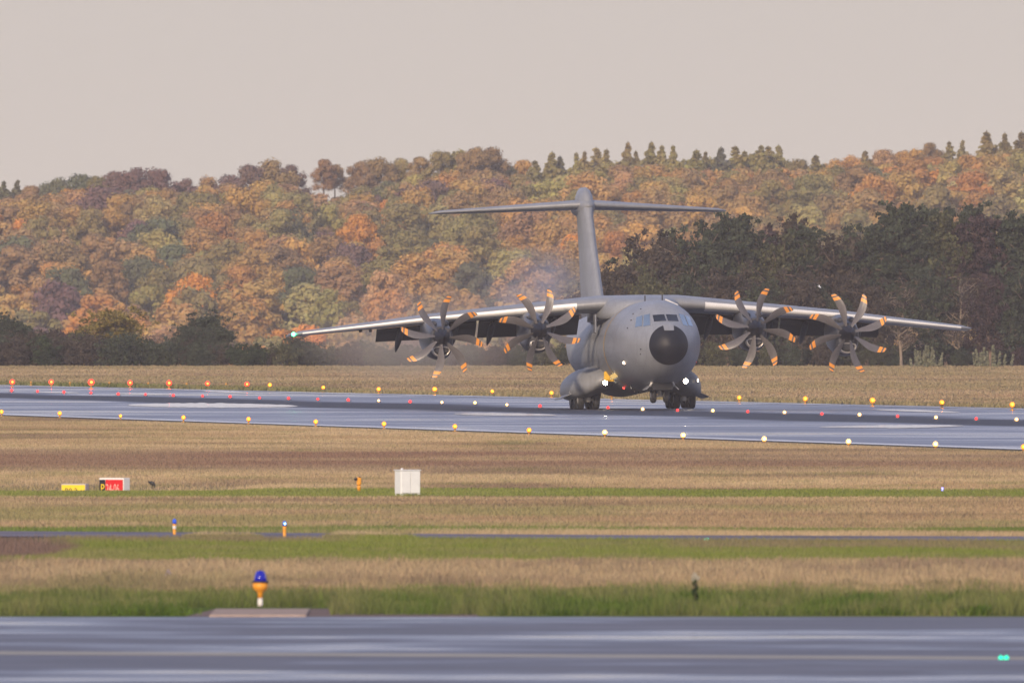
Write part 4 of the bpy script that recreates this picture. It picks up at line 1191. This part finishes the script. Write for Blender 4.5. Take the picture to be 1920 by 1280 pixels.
# ------------------------------------------------------------------ runway lights
M_AMB, M_AMBC = lamp_mat('amber_lamp_on', (1.0, .25, .01), 1.2), lamp_mat('amber_core_on', (1.0, .27, .006), 30)
M_RED, M_REDC = lamp_mat('red_lamp_on', (1.0, .05, .02), 1.4), lamp_mat('red_core_on', (1.0, .025, .003), 45)
M_WHT, M_WHTC = lamp_mat('pale_lamp_on', (1.0, .55, .16), 1.6), lamp_mat('pale_core_on', (1.0, .55, .22), 16)
M_REDD, M_REDDC = lamp_mat('red_inset_on', (1.0, .04, .04), 1.0), lamp_mat('red_inset_core_on', (1.0, .008, .008), 14)
M_FIX = mat('fixture_yellow', (.5, .25, .05), .6)
M_FIXG = mat('fixture_grey', (.12, .11, .11), .6)
def globe(mb, z, r_, mi, cmi):
    mb.lathe((0, 0, z), [(r_ * .6, -r_ * .8), (r_ * .95, -r_ * .3), (r_, .05 * r_), (r_ * .8, r_ * .6), (r_ * .4, r_ * .92), (.01, r_)], 16, mi)
    # bright core set towards the camera; the dimmer globe paints its halo
    mb.lathe((r_ * .06, -r_ * .62, z + r_ * .02), [(.01, -r_ * .50), (r_ * .32, -r_ * .40), (r_ * .56, 0), (r_ * .5, r_ * .3)], 14, cmi, 'y')
def edge_light_mesh(name, glass, core, body, r_=.17):
    mb = MB()
    mb.lathe((0, 0, 0), [(.13, 0), (.13, .03), (.05, .04), (.045, .16), (.12, .18), (.13, .22)], 12, 1)
    globe(mb, .22 + r_ * .8, r_, 0, 2)
    return mb.mesh(name, [glass, body, core])
def inset_mesh(name, glass, core, r_=.10):
    mb = MB(); mb.lathe((0, 0, 0), [(.2, 0), (.19, .03), (.13, .05)], 14, 1, cap=(True, True))
    globe(mb, .05 + r_ * .7, r_, 0, 2)
    return mb.mesh(name, [glass, M_FIXG, core])
ME_AMB, ME_RED = edge_light_mesh('runway_edge_light', M_AMB, M_AMBC, M_FIX, .15), edge_light_mesh('runway_end_light', M_RED, M_REDC, M_FIX, .20)
ME_WHTE = edge_light_mesh('runway_edge_light', M_WHT, M_WHTC, M_FIX, .16)
def put(me, name, px, py, zc, label, group, cat='runway light', scale=1.0):
    """lamp centre at height zc above the ground appears at px, py"""
    Y = F * (CH - zc * scale) / (py - HOR)
    o = link(name, me); o.location = ((px - 960) / F * Y, Y, .03 if name != 'marker' else 0); o.scale = (scale,) * 3
    tag(o, label, cat, group); return o
reds = [(23, 717), (96, 717), (171, 717.5), (244, 718.5), (317, 719), (389, 720), (463, 721)]
for i, (px, py) in enumerate(reds):
    put(ME_RED, 'runway_end_light', px, py, .37, f'large glowing red light beside the far runway edge, {ORD[i]} from the left', 'large red lights along the far runway edge', scale=[1.05, 1, 1.25, 1, 1.1, .95, .95][i])
ambf = [(506, 722), (606, 727), (710, 730), (815, 730), (923, 734), (1034, 737), (1147, 740), (1386, 746), (1510, 748), (1636, 751), (1766, 755), (1898, 759)]
for i, (px, py) in enumerate(ambf):
    put(ME_AMB, 'runway_edge_light', px, py, .34, f'glowing amber light on the far runway edge, {ORD[i]} amber one from the left', 'amber lights along the far runway edge', scale=[1, .9, 1, 1.15, .85, .95, 1, .95, 1.05, 1.2, 1.05, 1.1][i])
ambn = [(3, 776), (112, 779), (226, 783), (344, 787), (466, 790), (592, 795), (720, 799), (853, 804), (992, 811), (1134, 815.5), (1281, 821), (1433, 828), (1591, 833), (1754, 838), (1919, 843)]
for i, (px, py) in enumerate(ambn):
    wl = 9 <= i <= 13
    put(ME_WHTE if wl else ME_AMB, 'runway_edge_light', px, py, .20, f'glowing {"pale yellow" if wl else "amber"} light on the near runway edge, {ORD[i]} from the left', 'lights along the near runway edge', scale=.62 if i == 2 else .82)
ME_MK = None
mb = MB(); mb.lathe((0, 0, 0), [(.12, 0), (.1, .05), (.04, .08), (.04, .2), (.1, .22), (.09, .34), (.02, .38)], 10, 0); ME_MK = mb.mesh('marker', [M_FIX])
for i, (px, py) in enumerate([(58, 719), (131, 720), (205, 720), (278, 721), (350, 722), (424, 722.5)]):
    put(ME_MK, 'unlit_marker_light', px, py, .2, f'small unlit marker lamp between the large red lights, {ORD[i]} from the left', 'unlit markers between the red lights', scale=.95)
ME_IR, ME_IW = inset_mesh('inset_light', M_REDD, M_REDDC, .10), inset_mesh('inset_light', M_WHT, M_WHTC, .10)
cl = [(21.7, 732.8, 'r'), (70.4, 734.2, 'r'), (119.7, 735.6, 'r'), (170.6, 737, 'r'), (221.6, 739.3, 'r'), (272.8, 740.2, 'r'), (325, 742, 'r'), (379.7, 742.9, 'r'), (431.5, 744.2, 'r'), (486.7, 746.7, 'r'), (541, 747.5, 'r'), (596, 749, 'r'), (653, 750.5, 'r'),
      (710, 752, 'w'), (769, 753.8, 'r'), (828.5, 755, 'w'), (890.5, 756, 'w'), (950.4, 759.7, 'w'), (1012.5, 762, 'r'), (1140, 765, 'r'), (1205, 768, 'w'), (1270.5, 770, 'r'), (1336.5, 770.8, 'w'), (1402, 772.5, 'r'), (1471, 774, 'w'), (1541, 776.7, 'r'), (1611.6, 778.3, 'w'), (1683, 781, 'r'), (1755, 783.5, 'w'), (1830.5, 785.8, 'r'), (1906, 787.4, 'w')]
cr = cw_ = 0
for i, (px, py, k) in enumerate(cl):
    if k == 'r': cr += 1; nm, j = 'red', cr
    else: cw_ += 1; nm, j = 'white', cw_
    put(ME_IR if k == 'r' else ME_IW, 'inset_light', px, py, .11, f'small {nm} light set in the runway centre line, {ORD[j-1]} {nm} one from the left', 'lights set in the runway centre line', scale=.95 if i % 2 else 1.1)

# ------------------------------------------------------------------ things on the grass
M_WBOX = mat('cabinet_white', (.74, .75, .76), .45, var=.06, vscale=3)
M_OR = mat('fixture_orange', (.80, .33, .02), .45, var=.08, vscale=6)
M_BLUE = mat('blue_glass', (.006, .008, .20), .12, emit=(.01, .012, .5), es=.3)
M_BLUE2 = mat('blue_glass_small', (.01, .06, .45), .15, emit=(.01, .1, .7), es=.4)
M_SPARK = lamp_mat('blue_lamp_on', (.35, .75, 1.0), 6)
M_COLLAR = mat('dark_collar', (.03, .02, .02), .5)
M_WHITE = mat('white_stem', (.7, .68, .63), .5)
M_CONC = mat('concrete', (.38, .29, .24), .9, spec=0.0, var=.2, vscale=3)
# electrical cabinet
p = on_ground(764, 929)
sc_ = F / p.y
cab = empty('electrical_cabinet', p, (0, 0, math.radians(24)))
tag(cab, 'white metal electrical cabinet on short legs standing in the green strip of grass', 'cabinet')
mb = MB(); mb.box((0, 0, .52), (.82, .60, .90), 0, None, .025); mb.box((0, 0, .985), (.88, .66, .04), 0, None, .012)
mb.build('cabinet_body', M_WBOX, cab)
for q in (-.2, .2):
    mb = MB(); mb.box((q, -.315, .52), (.375, .03, .82), 0, None, .008); mb.build('door', M_WBOX, cab)
mb = MB(); mb.box((0, 0, .04), (.1, .1, .1), 0)
for q, r_ in ((-.36, -.25), (.36, -.25), (-.36, .25), (.36, .25)):
    mb = MB(); mb.box((q, r_, .03), (.09, .09, .12), 0, None, .01); mb.build('foot', M_WBOX, cab)
mb = MB(); mb.lathe((-.33, -.22, 1.0), [(.05, 0), (.05, .05), (.02, .07)], 10, 0); mb.build('roof_eye', M_WBOX, cab)
# guard light
p = on_ground(673, 922)
g = empty('guard_light', p, (0, 0, math.radians(12)))
tag(g, 'orange airfield fixture with a black hood left of the white cabinet', 'airfield light')
mb = MB(); mb.tube((0, 0, 0), (0, 0, .26), .055, .055, 12); mb.lathe((0, 0, .10), [(.055, 0), (.075, .02), (.075, .14), (.055, .16)], 12, 0); mb.build('post', M_OR, g)
mb = MB(); mb.box((0, 0, .42), (.17, .20, .32), 0, None, .04); mb.build('housing', M_OR, g)
mb = MB(); mb.box((-.13, -.02, .50), (.12, .16, .10), 0, Matrix.Rotation(math.radians(-22), 4, 'Y'), .02); mb.build('hood', M_COLLAR, g)
mb = MB(); mb.box((.03, 0, .59), (.10, .12, .04), 0, None, .01); mb.build('cap', M_COLLAR, g)
# taxiway edge lights
def taxi_light(px, py, htpx, lab, lit, reflector):
    p = on_ground(px, py); s = htpx / (F / p.y) / .56
    o = empty('taxiway_edge_light', p); o.scale = (s, s, s)
    tag(o, lab, 'airfield light')
    mb = MB(); mb.lathe((0, 0, 0), [(.085, 0), (.05, .012), (.052, .2), (.062, .34), (.062, .385)], 16, 0); mb.build('stem', M_OR, o)
    if reflector:
        mb = MB(); mb.lathe((0, 0, .22), [(.0605, 0), (.0625, .01), (.0655, .09), (.064, .10)], 16, 0, cap=(False, False)); mb.build('reflector_band', M_WHITE, o)
    mb = MB(); mb.lathe((0, 0, .385), [(.07, 0), (.07, .018), (.06, .022)], 16, 0); mb.build('collar', M_COLLAR, o)
    mb = MB(); mb.lathe((0, 0, .405), [(.063, 0), (.064, .07), (.052, .125), (.025, .152), (.004, .157)], 16, 0); mb.build('lens', M_BLUE2, o)
    if lit:
        mb = MB(); mb.lathe((.012, -.06, .47), [(.004, -.03), (.022, -.012), (.024, .01), (.004, .03)], 10, 0); mb.build('lamp', M_SPARK, o)
    return o
taxi_light(327, 1003, 31, 'orange post light with blue cap and white band beside the service road', False, True)
taxi_light(533.5, 1008, 32, 'orange post light with glowing blue cap beside the service road', True, False)
# the big one by the apron
p = on_ground(488, 1143); s = 66 / (F / p.y) / .70
big = empty('taxiway_edge_light', (p.x, p.y, .10)); big.scale = (s, s, s)
tag(big, 'large blue capped orange light on a white stem standing on the concrete slab', 'airfield light')
mb = MB(); mb.lathe((0, 0, 0), [(.055, 0), (.052, .05), (.045, .17)], 18, 0); mb.build('stem', M_WHITE, big)
mb = MB(); mb.lathe((0, 0, .16), [(.05, 0), (.05, .09), (.075, .13), (.13, .17), (.15, .215), (.155, .30)], 22, 0); mb.build('housing', M_OR, big)
mb = MB(); mb.lathe((0, 0, .455), [(.15, 0), (.175, .012), (.175, .035), (.14, .045)], 22, 0); mb.build('collar', M_COLLAR, big)
mb = MB(); mb.lathe((0, 0, .498), [(.128, 0), (.118, .07), (.10, .14), (.075, .19), (.04, .205), (.01, .208)], 20, 0); mb.build('lens', M_BLUE, big)
a = on_flat(392, 1157); b = on_flat(582, 1145)
mb = MB(); mb.box(((a.x + b.x) / 2, (a.y + b.y) / 2 , .03), ((b.x - a.x), abs(b.y - a.y), .07), 0, None, .02)
slab = mb.build('concrete_slab', M_CONC); tag(slab, 'long pale concrete slab at the apron edge carrying the blue capped light', 'slab')

# signs in the dip behind the green strip
M_SRED = mat('sign_red', (.62, .01, .015), .4); M_SYEL = mat('sign_yellow', (.83, .60, .01), .4); M_SBLK = mat('sign_black', (.012, .012, .02), .4)
M_SWH = mat('sign_white', (.80, .78, .74), .4); M_SHOUS = mat('sign_housing', (.45, .42, .42), .5); M_LETR = mat('letter_pale_red', (.85, .42, .36), .4)
def text(body, size, m, parent, loc, name='lettering', sx=1.0, bold=.0):
    c = bpy.data.curves.new(name, 'FONT'); c.body = body; c.size = size; c.align_x = 'LEFT'; c.extrude = .003; c.offset = bold
    c.materials.append(m)
    o = bpy.data.objects.new(name, c); COL.objects.link(o); o.parent = parent
    bpy.context.view_layer.update()
    me = bpy.data.meshes.new_from_object(o); bpy.data.objects.remove(o)
    o = link(name, me, parent)
    o.location = loc; o.rotation_euler = (PI / 2, 0, 0); o.scale = (sx, 1, 1)
    return o
Ys = 1322.0; ks = F / Ys
def zpx(py, Y=Ys): return CH + (HOR - py) / F * Y
ang = math.radians(-33)
# red mandatory sign
xL, xR = (186 - 960) / ks, (231 - 960) / ks
Wd = (xR - xL) / math.cos(ang); zt = zpx(895.5); zb = ground_z((xL + xR) / 2, Ys) + .06
sg = empty('runway_sign', ((xL + xR) / 2, Ys, zb - .06), (0, 0, ang)); hS = zt - zb
tag(sg, 'red mandatory sign reading 24-06 with a black panel, half hidden by the grass', 'airfield sign')
mb = MB(); mb.box((0, .24, .06 + hS / 2), (Wd + .04, .46, hS), 0, None, .02); mb.build('housing', M_SWH, sg)
xb = -Wd / 2 + Wd * .26
mb = MB(); mb.box(((-Wd / 2 + xb) / 2, -.004, .04 + hS / 2), (xb + Wd / 2 - .02, .02, hS - .10), 0); mb.build('black_panel', M_SBLK, sg)
mb = MB(); mb.box(((Wd / 2 + xb) / 2, -.004, .04 + hS / 2), (Wd / 2 - xb - .02, .02, hS - .10), 0); mb.build('red_panel', M_SRED, sg)
zl = zpx(905) - (zb - .06) - .385
text('24-06', .50, M_LETR, sg, (xb + .03, -.02, zl), sx=.56); text('P', .50, M_SYEL, sg, (-Wd / 2 + .07, -.02, zl), sx=.75)
for q in (-.4, .4):
    mb = MB(); mb.tube((q, .2, -.03), (q, .2, .09), .03, .03, 8); mb.build('leg', M_SHOUS, sg)
# yellow sign
xL, xR = (115 - 960) / ks, (160 - 960) / ks
Wd = (xR - xL) / math.cos(ang * .55); zt = zpx(906.5)
sy = empty('taxiway_sign', ((xL + xR) / 2, Ys, zb - .06), (0, 0, ang * .6)); hS = zt - zb
tag(sy, 'low yellow sign with black characters left of the red sign, half hidden by the grass', 'airfield sign')
mb = MB(); mb.box((0, .2, .06 + hS / 2), (Wd + .03, .38, hS), 0, None, .02); mb.build('housing', M_SHOUS, sy)
mb = MB(); mb.box((0, -.004, .06 + hS / 2 - .02), (Wd - .02, .02, hS - .05), 0); mb.build('yellow_panel', M_SYEL, sy)
zl = zpx(914) - (zb - .06) - .22
text('B0 2', .30, M_SBLK, sy, (-Wd / 2 + .14, -.02, zl), sx=1.0)
for q in (-.3, .3):
    mb = MB(); mb.tube((q, .2, -.03), (q, .2, .09), .03, .03, 8); mb.build('leg', M_SHOUS, sy)

# crow
M_CROW = mat('crow_black', (.012, .012, .016), .45)
Yb = 1300.0; kb = F / Yb
p = at(285, 914, Yb)
bird = bpy.data.meshes.new('bird_skin')
pts = [((-.17, 0, .20), .012), ((-.11, 0, .175), .035), ((-.02, 0, .165), .062), ((.06, 0, .15), .066), ((.115, 0, .12), .045), ((.135, 0, .09), .036), ((.145, 0, .062), .030), ((.16, 0, .03), .008)]
pts = [((-.20, 0, .235), .014), ((-.13, 0, .205), .034), ((-.04, 0, .185), .062), ((.04, 0, .165), .068), ((.10, 0, .135), .046), ((.125, 0, .10), .037), ((.13, 0, .07), .030), ((.135, 0, .03), .008)]
mb = MB(); R = []
for i, (c, r_) in enumerate(pts):
    d = Vector(pts[min(i + 1, len(pts) - 1)][0]) - Vector(pts[max(i - 1, 0)][0]); d.normalize()
    u = Vector((0, 1, 0)); v = d.cross(u).normalized()
    R.append([Vector(c) + (u * math.cos(t) * .8 + v * math.sin(t)) * r_ for t in [2 * PI * k / 14 for k in range(14)]])
mb.rings(R, 0, (True, True))
for q in (-.03, .03):
    mb.tube((.03, q, .12), (.04, q, .05), .014, .008, 8); mb.tube((.04, q, .05), (.03, q, .0), .007, .006, 6)
    for a_ in (-.5, 0, .5, 3.1): mb.tube((.03, q, .004), (.03 + .04 * math.cos(a_), q + .04 * math.sin(a_), .004), .005, .003, 6)
crow = mb.build('crow', M_CROW)
crow.location = (p.x, Yb, ground_z(p.x, Yb)); crow.scale = (.85, 1.2, 1.25); crow.rotation_euler = (0, 0, math.radians(-15))
crow.location.z = zpx(913.5, Yb) - .05
tag(crow, 'black crow pecking at the grass right of the red sign', 'bird')

# white bird flying in front of the trees
mb = MB(); M_GULL = mat('gull_white', (.75, .75, .74), .6)
mb.rings([[(x_, r_ * math.cos(t), r_ * math.sin(t) + .02) for t in [2 * PI * k / 10 for k in range(10)]] for x_, r_ in ((-.2, .008), (-.1, .035), (.02, .05), (.12, .035), (.17, .02), (.21, .005))], 0, (True, True))
for q in (-1, 1):
    mb.add([(.08, q * .03, .03), (-.05, q * .03, .03), (-.06, q * .25, .12), (.06, q * .25, .13), (-.10, q * .5, .05), (-.03, q * .5, .07)], [(0, 1, 2, 3), (3, 2, 4, 5)], 0)
gull = mb.build('gull', M_GULL); gull.location = at(1536, 538, 2400); gull.rotation_euler = (math.radians(20), math.radians(25), math.radians(20)); gull.scale = (.8, .8, .8)
tag(gull, 'tiny white bird flying in front of the dark trees between the right propellers', 'bird')

# little inset lamps
M_GRN = lamp_mat('green_lamp_on', (.0, .75, .42), 1.1)
M_BL = lamp_mat('blue_dot_on', (.25, .25, 1.0), 3)
me_g = MB(); 
for q in (-.11, .11): me_g.lathe((q, 0, .03), [(.10, -.03), (.10, .0), (.07, .05), (.01, .065)], 14, 0)
me_g.lathe((0, 0, 0), [(.26, 0), (.24, .012), (.2, .02)], 18, 1)
gm = me_g.mesh('inset_taxi_light', [M_GRN, M_FIXG])
o = put(gm, 'inset_taxi_light', 1882, 1235, .05, 'green twin lens light set in the near apron', 'green taxi lights', 'airfield light'); o.scale = (.55, .9, 1.1)
o = put(gm, 'inset_taxi_light', 1325, 1012.5, .05, 'tiny green light at the edge of the service road', 'green taxi lights', 'airfield light'); o.scale = (.32, .4, 1.0)
mb = MB(); mb.lathe((0, 0, 0), [(.06, 0), (.03, .02), (.03, .1), (.06, .12), (.07, .17), (.04, .22), (.01, .23)], 12, 0); bm_ = mb.mesh('blue_light', [M_BL])
put(bm_, 'blue_taxi_light', 1767, 916, .18, 'tiny blue light at the back of the green strip', 'blue taxi lights', 'airfield light', .55)
# flowering weeds
def weed(px, base, top, lab, flower, seed, dark=(.035, .06, .02), wid=.16):
    r = np.random.default_rng(seed); p = on_ground(px, base); H_ = (base - top) / (F / p.y)
    cs = []; rs = []
    for z in np.arange(.05, H_ * .92, .05):
        cs.append(((r.random() - .5) * wid * .7, (r.random() - .5) * wid, z)); rs.append(wid * .45 * (1.2 - z / H_))
    V, C = leaf_cloud(cs, rs, 22, .05, r, 1.2, .3, var=.5)
    o = empty('weed', p)
    l = link('leaves', np_mesh('leaves', V, np.arange(len(V)).reshape(-1, 4), C, [M_LEAF]), o); l.color = (*dark, 1)
    if flower:
        V, C = leaf_cloud([(-.02, 0, H_), (.05, 0, H_ - .06), (-.06, 0, H_ - .1)], [.07, .05, .045], 60, .035, r, 1, .3, var=.2)
        f = link('flower_head', np_mesh('flower_head', V, np.arange(len(V)).reshape(-1, 4), C, [M_LEAF]), o); f.color = (*flower, 1)
    mb = MB(); mb.tube((0, 0, 0), (0, 0, H_), .012, .006, 6); mb.build('stem', M_BARK, o)
    tag(o, lab, 'weed')
weed(1304, 1150, 1078, 'tall dark green weed with a whitish flower head at the apron edge', (.55, .52, .42), 3)
weed(316, 1100, 1072, 'dark green weed with a pale flower in the left rough grass', (.5, .42, .42), 4, wid=.22)
weed(488, 1120, 1062, 'thin brown seed head rising behind the large blue capped light', None, 5, dark=(.10, .06, .05), wid=.03)
weed(1590, 1088, 1064, 'small dark green weed right of the whitish flowering one', None, 6, wid=.2)

# ------------------------------------------------------------------ smoke and haze
def vol_mat(name, col, dens, noise=None):
    m = bpy.data.materials.new(name); m.use_nodes = True; t = m.node_tree; t.nodes.clear()
    o = t.nodes.new('ShaderNodeOutputMaterial'); v = t.nodes.new('ShaderNodeVolumePrincipled')
    v.inputs['Color'].default_value = (*col, 1); v.inputs['Density'].default_value = dens; v.inputs['Anisotropy'].default_value = 0.0
    t.links.new(v.outputs[0], o.inputs['Volume'])
    if noise:
        L = t.links.new
        tcn = t.nodes.new('ShaderNodeTexCoord'); n = t.nodes.new('ShaderNodeTexNoise'); n.inputs['Scale'].default_value = noise; n.inputs['Detail'].default_value = 4
        L(tcn.outputs['Object'], n.inputs['Vector'])
        ln = t.nodes.new('ShaderNodeVectorMath'); ln.operation = 'LENGTH'; L(tcn.outputs['Object'], ln.inputs[0])
        f = t.nodes.new('ShaderNodeMapRange'); f.interpolation_type = 'SMOOTHSTEP'; f.inputs[1].default_value = .25; f.inputs[2].default_value = 1.0; f.inputs[3].default_value = 1; f.inputs[4].default_value = 0
        L(ln.outputs['Value'], f.inputs[0])
        g = t.nodes.new('ShaderNodeMapRange'); g.inputs[1].default_value = .38; g.inputs[2].default_value = .68; L(n.outputs[0], g.inputs[0])
        k = t.nodes.new('ShaderNodeMath'); k.operation = 'MULTIPLY'; L(f.outputs[0], k.inputs[0]); L(g.outputs[0], k.inputs[1])
        k2 = t.nodes.new('ShaderNodeMath'); k2.operation = 'MULTIPLY'; k2.inputs[1].default_value = dens; L(k.outputs[0], k2.inputs[0]); L(k2.outputs[0], v.inputs['Density'])
    return m
def puff(name, px, py, Y, sx, sy, sz, m, lab):
    mb = MB(); prof = [(math.sin(PI * i / 12), -math.cos(PI * i / 12)) for i in range(1, 12)]
    mb.lathe((0, 0, 0), [(.02, -1)] + prof + [(.02, 1)], 20, 0)
    o = mb.build(name, m); o.location = at(px, py, Y); o.scale = (sx, sy, sz); tag(o, lab, 'smoke', kind='stuff'); return o
puff('exhaust_smoke', 1010, 540, 2125, 4.6, 10, 3.4, vol_mat('exhaust_smoke', (.74, .78, .94), .10, 1.3), 'bluish exhaust smoke rising from behind the inner left propeller')
puff('exhaust_smoke', 800, 628, 2150, 10.5, 22, 4.0, vol_mat('exhaust_haze', (.86, .74, .64), .042, .8), 'broad brownish exhaust haze behind the two left engines')
puff('tyre_smoke', 1320, 756, 2110, 3.0, 8, .5, vol_mat('tyre_smoke', (.85, .85, .9), .05, 2.0), 'faint pale tyre smoke drifting right of the main wheels')

mb = MB(); mb.box((0, 3550, 26), (900, 7160, 92), 0)
hz = mb.build('haze', vol_mat('haze', (.98, .92, .92), 4.0e-5))
tag(hz, 'pale pinkish haze over the far hill', 'haze', kind='stuff')
